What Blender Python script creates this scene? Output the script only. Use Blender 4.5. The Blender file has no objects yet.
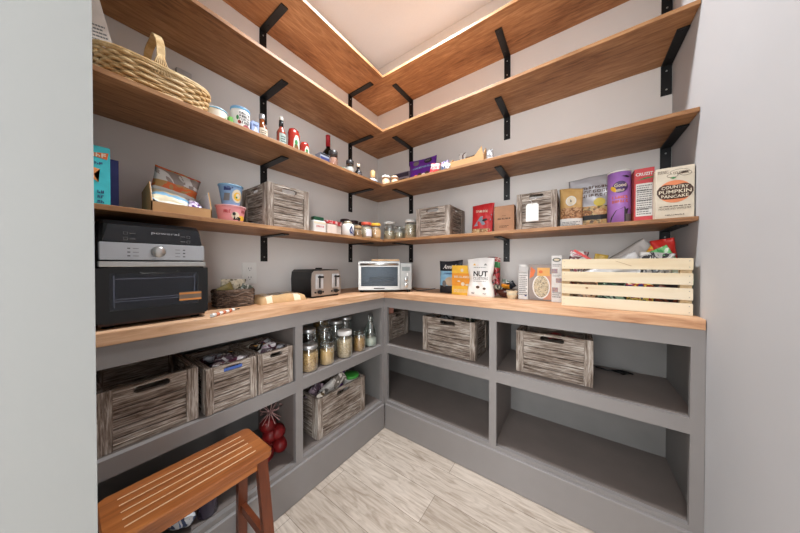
import bpy, bmesh, math, random
from mathutils import Vector, Matrix, noise
PI = math.pi
sc = bpy.context.scene
COL = sc.collection
# ------------------------------------------------------------ camera, world, lights, exposure
cam_d = bpy.data.cameras.new('camera'); cam = bpy.data.objects.new('camera', cam_d); COL.objects.link(cam)
cam.location = (1.4162, -1.6459, 1.0937)
cam.rotation_euler = (PI/2 - 0.0094, 0, 0.6214)
cam_d.sensor_fit = 'HORIZONTAL'; cam_d.sensor_width = 36.0; cam_d.lens = 245.825*36/800
cam_d.clip_start = 0.01; sc.camera = cam
w = bpy.data.worlds.new('world'); sc.world = w; w.use_nodes = True
w.node_tree.nodes['Background'].inputs[0].default_value = (0.80, 0.88, 1.0, 1)
w.node_tree.nodes['Background'].inputs[1].default_value = 1.0
sc.view_settings.view_transform = 'Standard'; sc.view_settings.look = 'None'
sc.view_settings.gamma = 1; sc.view_settings.use_curve_mapping = False
sc.view_settings.exposure = 0.17
def area(name, loc, rot, sx, sy, power, col):
    l = bpy.data.lights.new(name, 'AREA'); l.shape = 'RECTANGLE'; l.size = sx; l.size_y = sy; l.energy = power; l.color = col
    o = bpy.data.objects.new(name, l); o.location = loc; o.rotation_euler = rot; COL.objects.link(o); return o
# added fill lamps in the unseen hall, brightening the pantry through the doorway
area('hall_fill', (1.50, -4.2, 1.45), (PI/2, 0, .0), 2.2, 2.2, 82, (0.92, 0.965, 1.0))
area('hall_side_fill', (3.0, -2.75, 1.40), (PI/2, 0, PI/2-.25), 1.5, 1.9, 74, (0.92, 0.965, 1.0))  # added lamp aimed through the doorway to lift the dark left wall
area('hall_overhead_fill', (1.3, -2.7, 2.70), (0, 0, 0), 1.0, 1.0, 20, (1.0, 0.98, 0.96))  # added overhead fill, stands for no known fixture
LAMP = (0.70, -0.62, 2.79)
pl = bpy.data.lights.new('pantry_bulb', 'AREA'); pl.shape = 'DISK'; pl.size = .16; pl.energy = 37; pl.color = (0.93, 0.97, 1.0)
plo = bpy.data.objects.new('pantry_bulb', pl); plo.location = (LAMP[0], LAMP[1], 2.70); COL.objects.link(plo)

# ------------------------------------------------------------ material helpers
MATS = {}
def srgb(c):
    return tuple(((v/255)/12.92 if v/255 <= 0.04045 else ((v/255+0.055)/1.055)**2.4) for v in c)
def newmat(name):
    m = bpy.data.materials.new(name); m.use_nodes = True
    nt = m.node_tree; return m, nt, nt.nodes['Principled BSDF']
def M(name, rgb, rough=0.6, metal=0.0, var=0.08, scale=30, bump=0.0, spec=0.5):
    """plain procedural material; rgb is an 8-bit colour"""
    if name in MATS: return MATS[name]
    m, nt, b = newmat(name); N = nt.nodes; L = nt.links
    c = srgb(rgb)
    tc = N.new('ShaderNodeTexCoord'); n = N.new('ShaderNodeTexNoise'); n.inputs['Scale'].default_value = scale; n.inputs['Detail'].default_value = 3
    L.new(tc.outputs['Object'], n.inputs['Vector'])
    r = N.new('ShaderNodeValToRGB'); r.color_ramp.elements[0].position = .3; r.color_ramp.elements[1].position = .7
    r.color_ramp.elements[0].color = tuple(v*(1-var) for v in c)+(1,); r.color_ramp.elements[1].color = tuple(min(1, v*(1+var)) for v in c)+(1,)
    L.new(n.outputs['Fac'], r.inputs['Fac']); L.new(r.outputs['Color'], b.inputs['Base Color'])
    b.inputs['Roughness'].default_value = rough; b.inputs['Metallic'].default_value = metal
    b.inputs['Specular IOR Level'].default_value = spec
    if bump:
        bp = N.new('ShaderNodeBump'); bp.inputs['Strength'].default_value = bump; bp.inputs['Distance'].default_value = .002
        L.new(n.outputs['Fac'], bp.inputs['Height']); L.new(bp.outputs['Normal'], b.inputs['Normal'])
    MATS[name] = m; return m
def wood(name, stops, axis='x', scale=(2.5, 30, 30), rough=0.55, bump=0.15, coarse=4.0, contrast=(.3, .7), mixf=.5, spec=.4):
    """streaky wood: stops = list of 8-bit colours dark..light; grain along axis"""
    if name in MATS: return MATS[name]
    m, nt, b = newmat(name); N = nt.nodes; L = nt.links
    tc = N.new('ShaderNodeTexCoord'); mp = N.new('ShaderNodeMapping')
    s = {'x': scale, 'y': (scale[1], scale[0], scale[2]), 'z': (scale[1], scale[2], scale[0])}[axis]
    mp.inputs['Scale'].default_value = s; L.new(tc.outputs['Object'], mp.inputs['Vector'])
    n = N.new('ShaderNodeTexNoise'); n.inputs['Scale'].default_value = 1; n.inputs['Detail'].default_value = 8; n.inputs['Roughness'].default_value = .65; n.inputs['Distortion'].default_value = .6
    L.new(mp.outputs['Vector'], n.inputs['Vector'])
    n2 = N.new('ShaderNodeTexNoise'); n2.inputs['Scale'].default_value = coarse; n2.inputs['Detail'].default_value = 2
    mp2 = N.new('ShaderNodeMapping'); k = {'x': (.35, 1, 1), 'y': (1, .35, 1), 'z': (1, 1, .35)}[axis]; mp2.inputs['Scale'].default_value = k
    L.new(tc.outputs['Object'], mp2.inputs['Vector']); L.new(mp2.outputs['Vector'], n2.inputs['Vector'])
    mx = N.new('ShaderNodeMix'); mx.inputs[0].default_value = mixf
    L.new(n.outputs['Fac'], mx.inputs[2]); L.new(n2.outputs['Fac'], mx.inputs[3])
    r = N.new('ShaderNodeValToRGB'); cr = r.color_ramp
    k = len(stops)
    while len(cr.elements) < k: cr.elements.new(.5)
    for i, c in enumerate(stops):
        cr.elements[i].position = contrast[0]+(contrast[1]-contrast[0])*i/(k-1); cr.elements[i].color = srgb(c)+(1,)
    L.new(mx.outputs[0], r.inputs['Fac']); L.new(r.outputs['Color'], b.inputs['Base Color'])
    b.inputs['Roughness'].default_value = rough; b.inputs['Specular IOR Level'].default_value = spec
    bp = N.new('ShaderNodeBump'); bp.inputs['Strength'].default_value = bump; bp.inputs['Distance'].default_value = .002
    L.new(n.outputs['Fac'], bp.inputs['Height']); L.new(bp.outputs['Normal'], b.inputs['Normal'])
    MATS[name] = m; return m
def glassy(name, tint=(0.93, .96, .95), fac=.14, rough=.04, slope=.75):
    """thin clear glass or clear film"""
    if name in MATS: return MATS[name]
    m, nt, b = newmat(name); N = nt.nodes; L = nt.links; N.remove(b)
    t = N.new('ShaderNodeBsdfTransparent'); t.inputs[0].default_value = tint+(1,)
    g = N.new('ShaderNodeBsdfGlossy'); g.inputs['Roughness'].default_value = rough; g.inputs[0].default_value = (.95, .97, .97, 1)
    lw = N.new('ShaderNodeLayerWeight'); lw.inputs[0].default_value = .35
    n = N.new('ShaderNodeTexNoise'); n.inputs['Scale'].default_value = 20
    a = N.new('ShaderNodeMath'); a.operation = 'MULTIPLY_ADD'; a.inputs[1].default_value = slope; a.inputs[2].default_value = fac
    L.new(lw.outputs['Facing'], a.inputs[0])
    mx = N.new('ShaderNodeMixShader'); L.new(a.outputs[0], mx.inputs[0]); L.new(t.outputs[0], mx.inputs[1]); L.new(g.outputs[0], mx.inputs[2])
    L.new(mx.outputs[0], N['Material Output'].inputs['Surface'])
    MATS[name] = m; return m
def speckle(name, a, b_, scale=160, rough=.8, c=None, bump=.6):
    """grainy contents, mixed packaging print: cells of two or three colours"""
    if name in MATS: return MATS[name]
    m, nt, b = newmat(name); N = nt.nodes; L = nt.links
    tc = N.new('ShaderNodeTexCoord'); v = N.new('ShaderNodeTexVoronoi'); v.inputs['Scale'].default_value = scale
    L.new(tc.outputs['Object'], v.inputs['Vector'])
    sp = N.new('ShaderNodeSeparateColor'); L.new(v.outputs['Color'], sp.inputs[0])
    r = N.new('ShaderNodeValToRGB'); cr = r.color_ramp; cr.elements[0].color = srgb(a)+(1,); cr.elements[1].color = srgb(b_)+(1,)
    if c: e = cr.elements.new(.5); e.color = srgb(c)+(1,)
    L.new(sp.outputs[0], r.inputs['Fac']); L.new(r.outputs['Color'], b.inputs['Base Color'])
    bp = N.new('ShaderNodeBump'); bp.inputs['Strength'].default_value = bump; bp.inputs['Distance'].default_value = .002
    L.new(v.outputs['Distance'], bp.inputs['Height']); L.new(bp.outputs['Normal'], b.inputs['Normal'])
    b.inputs['Roughness'].default_value = rough
    MATS[name] = m; return m
def film(name, cols, scale=14, rough=.3):
    """printed plastic film: big irregular patches of colour"""
    if name in MATS: return MATS[name]
    m, nt, b = newmat(name); N = nt.nodes; L = nt.links
    tc = N.new('ShaderNodeTexCoord'); n = N.new('ShaderNodeTexNoise'); n.inputs['Scale'].default_value = scale; n.inputs['Detail'].default_value = 2.5; n.inputs['Distortion'].default_value = 1.2
    L.new(tc.outputs['Object'], n.inputs['Vector'])
    r = N.new('ShaderNodeValToRGB'); cr = r.color_ramp; cr.interpolation = 'CONSTANT'
    while len(cr.elements) < len(cols): cr.elements.new(.5)
    for i, c in enumerate(cols):
        cr.elements[i].position = 0 if i == 0 else .36+.28*(i-1)/max(1, len(cols)-1); cr.elements[i].color = srgb(c)+(1,)
    L.new(n.outputs['Fac'], r.inputs['Fac']); L.new(r.outputs['Color'], b.inputs['Base Color'])
    b.inputs['Roughness'].default_value = rough
    MATS[name] = m; return m

# ------------------------------------------------------------ mesh helpers
class MB:
    def __init__(s): s.bm = bmesh.new(); s.mi = 0; s.sm = []
    def box(s, x0, y0, z0, x1, y1, z1, bev=0, mi=0, seg=2):
        g = bmesh.ops.create_cube(s.bm, size=1, matrix=Matrix.Translation(((x0+x1)/2, (y0+y1)/2, (z0+z1)/2)) @ Matrix.Diagonal((abs(x1-x0), abs(y1-y0), abs(z1-z0), 1)))
        fs = {f for v in g['verts'] for f in v.link_faces}
        if bev:
            ed = list({e for v in g['verts'] for e in v.link_edges})
            r = bmesh.ops.bevel(s.bm, geom=ed, offset=bev, segments=seg, affect='EDGES', profile=.5)
            fs = set(r['faces']) | {f for f in fs if f.is_valid}
            vs = {v for f in fs for v in f.verts}; fs = {f for v in vs for f in v.link_faces}
        for f in fs: f.material_index = mi
        return s
    def obox(s, c, size, rot=(0, 0, 0), mi=0):
        from mathutils import Euler
        mt = Matrix.Translation(c) @ Euler(rot).to_matrix().to_4x4() @ Matrix.Diagonal((size[0], size[1], size[2], 1))
        g = bmesh.ops.create_cube(s.bm, size=1, matrix=mt)
        for f in {f for v in g['verts'] for f in v.link_faces}: f.material_index = mi
        return s
    def bar(s, a, b, w, d, mi=0, up=(0, 0, 1)):
        a = Vector(a); b = Vector(b); z = (b-a).normalized(); x = Vector(up).cross(z)
        if x.length < 1e-4: x = Vector((1, 0, 0)).cross(z)
        x.normalize(); y = z.cross(x)
        mt = Matrix(((x.x, y.x, z.x, (a.x+b.x)/2), (x.y, y.y, z.y, (a.y+b.y)/2), (x.z, y.z, z.z, (a.z+b.z)/2), (0, 0, 0, 1))) @ Matrix.Diagonal((w, d, (b-a).length, 1))
        g = bmesh.ops.create_cube(s.bm, size=1, matrix=mt)
        for f in {f for v in g['verts'] for f in v.link_faces}: f.material_index = mi
        return s
    def lathe(s, prof, c=(0, 0, 0), seg=24, mi=0, mis=None, sx=1, sy=1, cap=True):
        rings = []
        for r, z in prof:
            rings.append([s.bm.verts.new((c[0]+sx*r*math.cos(2*PI*i/seg), c[1]+sy*r*math.sin(2*PI*i/seg), c[2]+z)) for i in range(seg)])
        for k in range(len(rings)-1):
            a, b = rings[k], rings[k+1]
            for i in range(seg):
                f = s.bm.faces.new((a[i], a[(i+1) % seg], b[(i+1) % seg], b[i])); f.material_index = mis[k] if mis else mi; f.smooth = True
        if cap:
            f = s.bm.faces.new(rings[0][::-1]); f.material_index = mis[0] if mis else mi
            f = s.bm.faces.new(rings[-1]); f.material_index = mis[-1] if mis else mi
        return s
    def tube(s, pts, r, seg=8, mi=0, flat=None, closed=False, up=(0, 0, 1)):
        """flat=(w,t): ribbon cross section, else round"""
        pts = [Vector(p) for p in pts]; rings = []; n = len(pts); prev = None
        for i, p in enumerate(pts):
            t = (pts[(i+1) % n]-pts[i-1]) if closed else (pts[min(i+1, n-1)]-pts[max(i-1, 0)])
            t.normalize(); u = Vector(up)
            if prev is not None: u = prev
            x = u.cross(t)
            if x.length < 1e-4: x = Vector((1, 0, 0)).cross(t)
            x.normalize(); y = t.cross(x); prev = y if prev is not None or not flat else y
            rr = r[i] if isinstance(r, (list, tuple)) else r
            if flat: ring = [s.bm.verts.new(p+x*a*flat[0]/2+y*b*flat[1]/2) for a, b in ((-1, -1), (1, -1), (1, 1), (-1, 1))]
            else: ring = [s.bm.verts.new(p+x*rr*math.cos(2*PI*k/seg)+y*rr*math.sin(2*PI*k/seg)) for k in range(seg)]
            rings.append(ring)
        m = len(rings[0])
        for i in range(n if closed else n-1):
            a, b = rings[i], rings[(i+1) % n]
            for k in range(m):
                f = s.bm.faces.new((a[k], a[(k+1) % m], b[(k+1) % m], b[k])); f.material_index = mi; f.smooth = not flat
        if not closed:
            for q in (rings[0][::-1], rings[-1]):
                f = s.bm.faces.new(q); f.material_index = mi
        return s
    def prism(s, poly, y0, y1, mi=0):
        """polygon in x,z extruded along y"""
        a = [s.bm.verts.new((x, y0, z)) for x, z in poly]; b = [s.bm.verts.new((x, y1, z)) for x, z in poly]; n = len(poly)
        fs = [s.bm.faces.new(a), s.bm.faces.new(b[::-1])]+[s.bm.faces.new((a[(i+1) % n], a[i], b[i], b[(i+1) % n])) for i in range(n)]
        for f in fs: f.material_index = mi
        return s
    def prismx(s, poly, x0, x1, mi=0):
        """polygon in y,z extruded along x"""
        a = [s.bm.verts.new((x0, y, z)) for y, z in poly]; b = [s.bm.verts.new((x1, y, z)) for y, z in poly]; n = len(poly)
        fs = [s.bm.faces.new(a), s.bm.faces.new(b[::-1])]+[s.bm.faces.new((a[(i+1) % n], a[i], b[i], b[(i+1) % n])) for i in range(n)]
        for f in fs: f.material_index = mi
        return s
    def build(s, name, mats, parent=None, loc=(0, 0, 0), rot=(0, 0, 0), smooth=False):
        bmesh.ops.recalc_face_normals(s.bm, faces=s.bm.faces)
        me = bpy.data.meshes.new(name); 
        if smooth:
            for f in s.bm.faces: f.smooth = True
        s.bm.to_mesh(me); s.bm.free()
        for m in (mats if isinstance(mats, (list, tuple)) else [mats]): me.materials.append(m)
        o = bpy.data.objects.new(name, me); COL.objects.link(o); o.location = loc; o.rotation_euler = rot
        if parent: o.parent = parent
        return o
def thing(name, label, cat, loc=(0, 0, 0), rz=0, group=None):
    o = bpy.data.objects.new(name, None); COL.objects.link(o); o.empty_display_size = .05
    o.location = loc; o.rotation_euler = (0, 0, rz); o['label'] = label; o['category'] = cat
    if group: o['group'] = group
    return o
def tag(o, label, cat, group=None, kind=None):
    o['label'] = label; o['category'] = cat
    if group: o['group'] = group
    if kind: o['kind'] = kind
    return o
def struct(o): o['kind'] = 'structure'; return o
def dup(root, loc, rz, label, group=None):
    r = root.copy(); COL.objects.link(r); r.location = loc; r.rotation_euler = (0, 0, rz); r['label'] = label
    if group: r['group'] = group
    for ch in list(root.children):
        c = ch.copy(); COL.objects.link(c); c.parent = r
        for g in list(ch.children):
            d = g.copy(); COL.objects.link(d); d.parent = c
    return r
LW = PI/2      # things on the left wall face +x
flat0 = lambda x, z: 0.0
def decal(parent, kind, cx, cz, w_, h_, mat, surf=flat0, lay=1, name='printed_label', rot=0, poly=None, side=False):
    """printed patch on a front face (facing -y) following surf"""
    bm = bmesh.new(); e = -.0005*lay; ca, sa = math.cos(rot), math.sin(rot)
    def put(u, v):
        x = cx+(u*ca-v*sa); z = cz+(u*sa+v*ca)
        return bm.verts.new((e, x, z)) if side else bm.verts.new((x, surf(x, z)+e, z))
    if kind == 'rect':
        nx = 8 if surf is not flat0 else 1; nz = 8 if surf is not flat0 else 1
        g = [[put(-w_/2+w_*i/nx, -h_/2+h_*j/nz) for i in range(nx+1)] for j in range(nz+1)]
        for j in range(nz):
            for i in range(nx): bm.faces.new((g[j][i], g[j][i+1], g[j+1][i+1], g[j+1][i]))
    elif kind == 'ell':
        c = put(0, 0); R = [c]; last = None
        for k in range(1, 4):
            ring = [put(w_/2*k/3*math.cos(2*PI*i/24), h_/2*k/3*math.sin(2*PI*i/24)) for i in range(24)]
            for i in range(24):
                j = (i+1) % 24
                if last is None: bm.faces.new((c, ring[i], ring[j]))
                else: bm.faces.new((last[i], ring[i], ring[j], last[j]))
            last = ring
    else:
        vs = [put(u*w_, v*h_) for u, v in poly]; bm.faces.new(vs)
        bmesh.ops.triangulate(bm, faces=bm.faces)
    for f in bm.faces:
        f.normal_update()
        if f.normal.y > 0 and not side: f.normal_flip()
    me = bpy.data.meshes.new(name); bm.to_mesh(me); bm.free(); me.materials.append(mat)
    o = bpy.data.objects.new(name, me); COL.objects.link(o); o.parent = parent; return o
def text(parent, s, cx, cz, w_, h_, mat, surf=flat0, lay=2, bold=0.0, shear=0, arc=0, name='lettering', spacing=1.0):
    cu = bpy.data.curves.new('t', 'FONT'); cu.body = s; cu.size = 1; cu.offset = bold; cu.shear = shear; cu.align_x = 'LEFT'; cu.resolution_u = 2; cu.space_character = spacing
    o = bpy.data.objects.new('t', cu); COL.objects.link(o); bpy.context.view_layer.update()
    me = bpy.data.meshes.new_from_object(o.evaluated_get(bpy.context.evaluated_depsgraph_get()))
    bpy.data.objects.remove(o); bpy.data.curves.remove(cu)
    xs = [v.co.x for v in me.vertices]; ys = [v.co.y for v in me.vertices]
    if not xs: return
    x0, x1, y0, y1 = min(xs), max(xs), min(ys), max(ys)
    for v in me.vertices:
        u = (v.co.x-x0)/max(1e-6, x1-x0)-.5; t = (v.co.y-y0)/max(1e-6, y1-y0)-.5
        x = cx+u*w_; z = cz+t*h_+arc*(0.25-u*u)*4
        v.co = (x, surf(x, z)-.0005*lay, z)
    me.name = name; me.materials.clear(); me.materials.append(mat)
    r = bpy.data.objects.new(name, me); COL.objects.link(r); r.parent = parent; return r
def lines(parent, cx, cz, w_, h_, n, mat, surf=flat0, lay=2, seed=1, name='fine_print'):
    """rows of unreadable small print as thin bars"""
    rnd = random.Random(seed); bm = bmesh.new()
    for k in range(n):
        z = cz+h_/2-h_*(k+.5)/n; hh = h_/n*.22; x = cx-w_/2; xe = cx+w_/2*(1 if rnd.random() < .7 else .6)
        while x < xe:
            l = min(w_*rnd.uniform(.08, .22), xe-x)
            q = [bm.verts.new((a, surf(a, b)-.0005*lay, b)) for a, b in ((x, z-hh), (x+l, z-hh), (x+l, z+hh), (x, z+hh))]
            bm.faces.new(q); x += l+w_*.03
    me = bpy.data.meshes.new(name); bm.to_mesh(me); bm.free(); me.materials.append(mat)
    o = bpy.data.objects.new(name, me); COL.objects.link(o); o.parent = parent; return o

def scrawl(parent, cx, cz, w_, h_, mat, surf=flat0, lay=2, n=6, seed=1, name='blurred_lettering'):
    """a word too small to read in the photo: n letter-like groups of strokes"""
    rnd = random.Random(seed*7+n); bm = bmesh.new(); cw = w_/n; t_ = min(cw*.28, h_*.24)
    def q(x0, z0, x1, z1):
        bm.faces.new([bm.verts.new((a, surf(a, b)-.0005*lay, b)) for a, b in ((x0, z0), (x1, z0), (x1, z1), (x0, z1))])
    for i in range(n):
        x0 = cx-w_/2+cw*i+cw*.08; x1 = x0+cw*.78; z0 = cz-h_/2; z1 = cz+h_/2
        q(x0, z0, x0+t_, z1)
        if rnd.random() < .6: q(x1-t_, z0, x1, z1 if rnd.random() < .6 else cz)
        for zz in (z0, cz-t_/2, z1-t_):
            if rnd.random() < .55: q(x0+t_, zz, x1 if rnd.random() < .6 else x1-t_, zz+t_)
    me = bpy.data.meshes.new(name); bm.to_mesh(me); bm.free(); me.materials.append(mat)
    o = bpy.data.objects.new(name, me); COL.objects.link(o); o.parent = parent; return o

# ------------------------------------------------------------ room materials
WALL = M('wall_paint', (228, 223, 219), .9, var=.015, scale=6, bump=.03)
CEIL = M('ceiling_paint', (216, 217, 220), .95, var=.01, scale=90, bump=.15)
JAMB = M('jamb_paint_darkened', (132, 133, 131), .55, var=.01, scale=5)  # white jamb paint, darkened to offset the hall fill lamps
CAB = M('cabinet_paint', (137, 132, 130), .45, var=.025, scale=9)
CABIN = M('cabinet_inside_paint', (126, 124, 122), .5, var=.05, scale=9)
SHELF = {a: wood('shelf_wood_'+a, [(96, 58, 32), (144, 99, 62), (171, 124, 83), (200, 154, 111)], a, (9, 70, 70), .5, .1, 5, (.33, .67), .45) for a in 'xy'}
TOPW = {a: wood('worktop_wood_'+a, [(152, 100, 66), (196, 146, 108), (222, 178, 140), (236, 202, 172)], a, (6, 60, 60), .5, .08, 5.0, (.3, .68), .4) for a in 'xy'}
CRW = {a: wood('weathered_crate_wood_'+a, [(58, 46, 38), (108, 93, 82), (146, 132, 121), (184, 174, 164), (214, 207, 198)], a, (14, 190, 190), .85, 1.0, 16.0, (.35, .65), .30, .15) for a in 'xz'}
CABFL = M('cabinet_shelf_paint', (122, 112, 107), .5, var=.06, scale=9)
BLACK = M('black_metal', (22, 22, 24), .45, .2, var=.05)
STEEL = M('brushed_steel', (196, 196, 194), .28, 1, var=.03, scale=60)
CHROME = M('polished_chrome', (225, 225, 225), .1, 1, var=.01)
BPLAST = M('black_plastic', (15, 15, 17), .3, var=.05)
WHITE = M('white_plastic', (236, 234, 230), .45, var=.01)
PAPER = M('white_paper', (226, 224, 220), .8, var=.01)
KRAFT = M('kraft_card', (186, 140, 96), .85, var=.05, scale=40)
KRAFTL = M('light_card', (192, 150, 104), .85, var=.04, scale=40)
INK = M('black_ink', (30, 28, 30), .6)
GINK = M('grey_ink', (120, 118, 118), .6)
BROWN = M('brown_ink', (84, 58, 40), .7)
RED = M('red_print', (196, 40, 44), .45); DRED = M('dark_red', (130, 22, 26), .4); BLUE = M('blue_print', (60, 92, 160), .45); NAVY = M('navy_print', (44, 54, 110), .5)
LBLUE = M('light_blue_print', (140, 190, 222), .45); TEAL = M('teal_print', (64, 196, 206), .5); GREEN = M('green_print', (56, 130, 70), .45)
DGREEN = M('dark_green_lid', (24, 78, 54), .4)
ORANGE = M('orange_print', (226, 112, 48), .5); YELLOW = M('yellow_print', (236, 186, 60), .5); CREAM = M('cream_print', (226, 212, 188), .7)
PURPLE = M('purple_print', (108, 44, 148), .45); LILAC = M('lilac_print', (150, 96, 190), .45); PINK = M('pink_print', (226, 150, 156), .5)
GLASS = glassy('clear_glass'); GLASSG = glassy('greenish_glass', (.80, .90, .88), .18); CLEARF = glassy('clear_film', (.92, .92, .92), .16, .15)

# ------------------------------------------------------------ room shell
W, L, H = 1.7702, -1.6167, 2.79
XJ = 0.90; JT = -1.76; DH = 2.08
def bx(name, m, *a, bev=0): return MB().box(*a, bev=bev).build(name, m)
# floor with pale planks running along x
fm, nt, b = newmat('pale_oak_floor'); N = nt.nodes; Lk = nt.links
tc = N.new('ShaderNodeTexCoord'); mp = N.new('ShaderNodeMapping'); mp.inputs['Location'].default_value = (.33, .03, 0); Lk.new(tc.outputs['Object'], mp.inputs['Vector'])
br = N.new('ShaderNodeTexBrick'); br.inputs['Scale'].default_value = 1; br.inputs['Brick Width'].default_value = 1.22; br.inputs['Row Height'].default_value = .15
br.inputs['Mortar Size'].default_value = .0012; br.inputs['Mortar Smooth'].default_value = .2; br.offset = .37
br.inputs['Color1'].default_value = srgb((196, 182, 168))+(1,); br.inputs['Color2'].default_value = srgb((214, 201, 188))+(1,); br.inputs['Mortar'].default_value = srgb((140, 126, 112))+(1,)
Lk.new(mp.outputs['Vector'], br.inputs['Vector'])
m2 = N.new('ShaderNodeMapping'); m2.inputs['Scale'].default_value = (4, 60, 1); Lk.new(tc.outputs['Object'], m2.inputs['Vector'])
n1 = N.new('ShaderNodeTexNoise'); n1.inputs['Scale'].default_value = 1; n1.inputs['Detail'].default_value = 8; n1.inputs['Distortion'].default_value = 1.5; n1.inputs['Roughness'].default_value = .6; Lk.new(m2.outputs['Vector'], n1.inputs['Vector'])
m3 = N.new('ShaderNodeMapping'); m3.inputs['Scale'].default_value = (3, 13, 1); Lk.new(tc.outputs['Object'], m3.inputs['Vector'])
n3 = N.new('ShaderNodeTexNoise'); n3.inputs['Scale'].default_value = 1.6; n3.inputs['Detail'].default_value = 5; n3.inputs['Distortion'].default_value = 2.5; Lk.new(m3.outputs['Vector'], n3.inputs['Vector'])
r1 = N.new('ShaderNodeValToRGB'); r1.color_ramp.elements[0].position = .3; r1.color_ramp.elements[0].color = (.62, .57, .52, 1); r1.color_ramp.elements[1].position = .62; r1.color_ramp.elements[1].color = (1, 1, 1, 1); Lk.new(n1.outputs['Fac'], r1.inputs['Fac'])
r3 = N.new('ShaderNodeValToRGB'); r3.color_ramp.elements[0].position = .3; r3.color_ramp.elements[0].color = (.58, .53, .48, 1); r3.color_ramp.elements[1].position = .52; r3.color_ramp.elements[1].color = (1, 1, 1, 1); Lk.new(n3.outputs['Fac'], r3.inputs['Fac'])
mA = N.new('ShaderNodeMixRGB'); mA.blend_type = 'MULTIPLY'; mA.inputs[0].default_value = .75; Lk.new(br.outputs['Color'], mA.inputs[1]); Lk.new(r1.outputs['Color'], mA.inputs[2])
mB = N.new('ShaderNodeMixRGB'); mB.blend_type = 'MULTIPLY'; mB.inputs[0].default_value = .7; Lk.new(mA.outputs[0], mB.inputs[1]); Lk.new(r3.outputs['Color'], mB.inputs[2])
Lk.new(mB.outputs[0], b.inputs['Base Color']); b.inputs['Roughness'].default_value = .5
FLOORM = fm
struct(bx('floor', FLOORM, -.1, -4.4, -.1, 3.2, .1, .02))
struct(bx('ceiling', CEIL, -.1, -4.4, H, 3.2, .1, H+.1))
struct(bx('wall_left', WALL, -.1, -1.76, 0, 0, .1, H))
struct(bx('wall_back', WALL, 0, 0, 0, W, .1, H))
struct(bx('wall_right', M('wall_paint_darkened', (186, 184, 185), .9, var=.012, scale=6, bump=.03), W, -1.618, 0, W+.12, .1, H))  # same paint as the other walls, darkened to offset too much light here
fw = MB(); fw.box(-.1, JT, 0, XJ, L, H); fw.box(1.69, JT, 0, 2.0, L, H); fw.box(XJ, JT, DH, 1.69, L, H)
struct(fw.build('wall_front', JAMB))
struct(bx('wall_hall_left', WALL, -.2, -4.4, 0, -.1, JT, H))
struct(bx('wall_hall_right', WALL, 3.1, -4.4, 0, 3.2, JT, H))
struct(bx('wall_hall_back', WALL, -.1, -4.5, 0, 3.1, -4.4, H))
struct(bx('wall_hall_side', WALL, 2.0, JT, 0, 3.1, L, H))

# ceiling lamp (above the frame)
t = thing('ceiling_light', 'small round flush ceiling lamp with frosted dome in the pantry', 'lamp', LAMP)
MB().lathe([(.10, -.018), (.10, -.001)], seg=32).build('lamp_base', STEEL, t)
dm, nt, b = newmat('lit_dome'); b.inputs['Emission Color'].default_value = (1, .94, .87, 1); b.inputs['Emission Strength'].default_value = 3; b.inputs['Base Color'].default_value = (.9, .9, .88, 1)
MB().lathe([(.001, -.07), (.04, -.065), (.07, -.05), (.085, -.0185)], seg=32).build('lamp_dome', dm, t)

# ------------------------------------------------------------ base cabinets (left run and back run) and worktop
Z0, Z1, Z2, Z3, ZB, ZT = .198, .512, .568, .812, .873, .91
FX = .39
def unit(name, label):
    return thing(name, label, 'cabinet')
c = unit('base_cabinet', 'grey painted open base cabinet along the left wall, with jars and weathered crates in it')
FT = .02
# left run: y from L to -.39, faces +x
y0 = L+.001
fr = c
def part(nm, m, *a, p=None, bev=0): return MB().box(*a, bev=bev).build(nm, m, p or fr)
part('top_rail', CAB, FX-FT, y0, Z3, FX, -.391, ZB)
part('middle_rail', CAB, FX-FT, y0, Z1, FX, -.391, Z2-.002)
part('bottom_rail', CAB, FX-FT, y0, .15, FX, -.391, Z0-.002)
for (a, b_) in ((Z0, Z1), (Z2, Z3)):
    part('stile', CAB, FX-FT, -1.022, a-.002, FX, -.986, b_)
    part('stile', CAB, FX-FT, -.415, a-.002, FX, -.391, b_)
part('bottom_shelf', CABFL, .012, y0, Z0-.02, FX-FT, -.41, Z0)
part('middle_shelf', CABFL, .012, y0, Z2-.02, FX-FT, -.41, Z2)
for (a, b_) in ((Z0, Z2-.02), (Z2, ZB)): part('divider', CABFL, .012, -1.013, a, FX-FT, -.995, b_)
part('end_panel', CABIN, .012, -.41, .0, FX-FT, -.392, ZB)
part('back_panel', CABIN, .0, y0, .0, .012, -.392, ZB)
k = part('baseboard', CAB, FX-FT, y0, .021, FX+.012, -.403, .178, bev=.003)
c = unit('base_cabinet', 'grey painted open base cabinet along the back wall, mostly empty, holding three weathered crates')
fr = c
part('top_rail', CAB, FX, -FX, Z3, W-.001, -FX+FT, ZB)
part('middle_rail', CAB, FX, -FX, Z1, W-.001, -FX+FT, Z2-.002)
part('bottom_rail', CAB, FX, -FX, .15, W-.001, -FX+FT, Z0-.002)
for (a, b_) in ((Z0, Z1), (Z2, Z3)):
    part('stile', CAB, FX, -FX, a-.002, .412, -FX+FT, b_)
    part('stile', CAB, 1.065, -FX, a-.002, 1.100, -FX+FT, b_)
    part('stile', CAB, 1.736, -FX, a-.002, W-.001, -FX+FT, b_)
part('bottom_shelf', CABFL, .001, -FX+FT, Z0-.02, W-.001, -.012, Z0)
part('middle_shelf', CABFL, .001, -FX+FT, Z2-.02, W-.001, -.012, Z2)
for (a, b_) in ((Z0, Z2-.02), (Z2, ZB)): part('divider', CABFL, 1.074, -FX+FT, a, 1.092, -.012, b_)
part('end_panel', CABIN, W-.012, -FX+FT, Z0, W-.001, -.012, Z2-.02)
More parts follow.
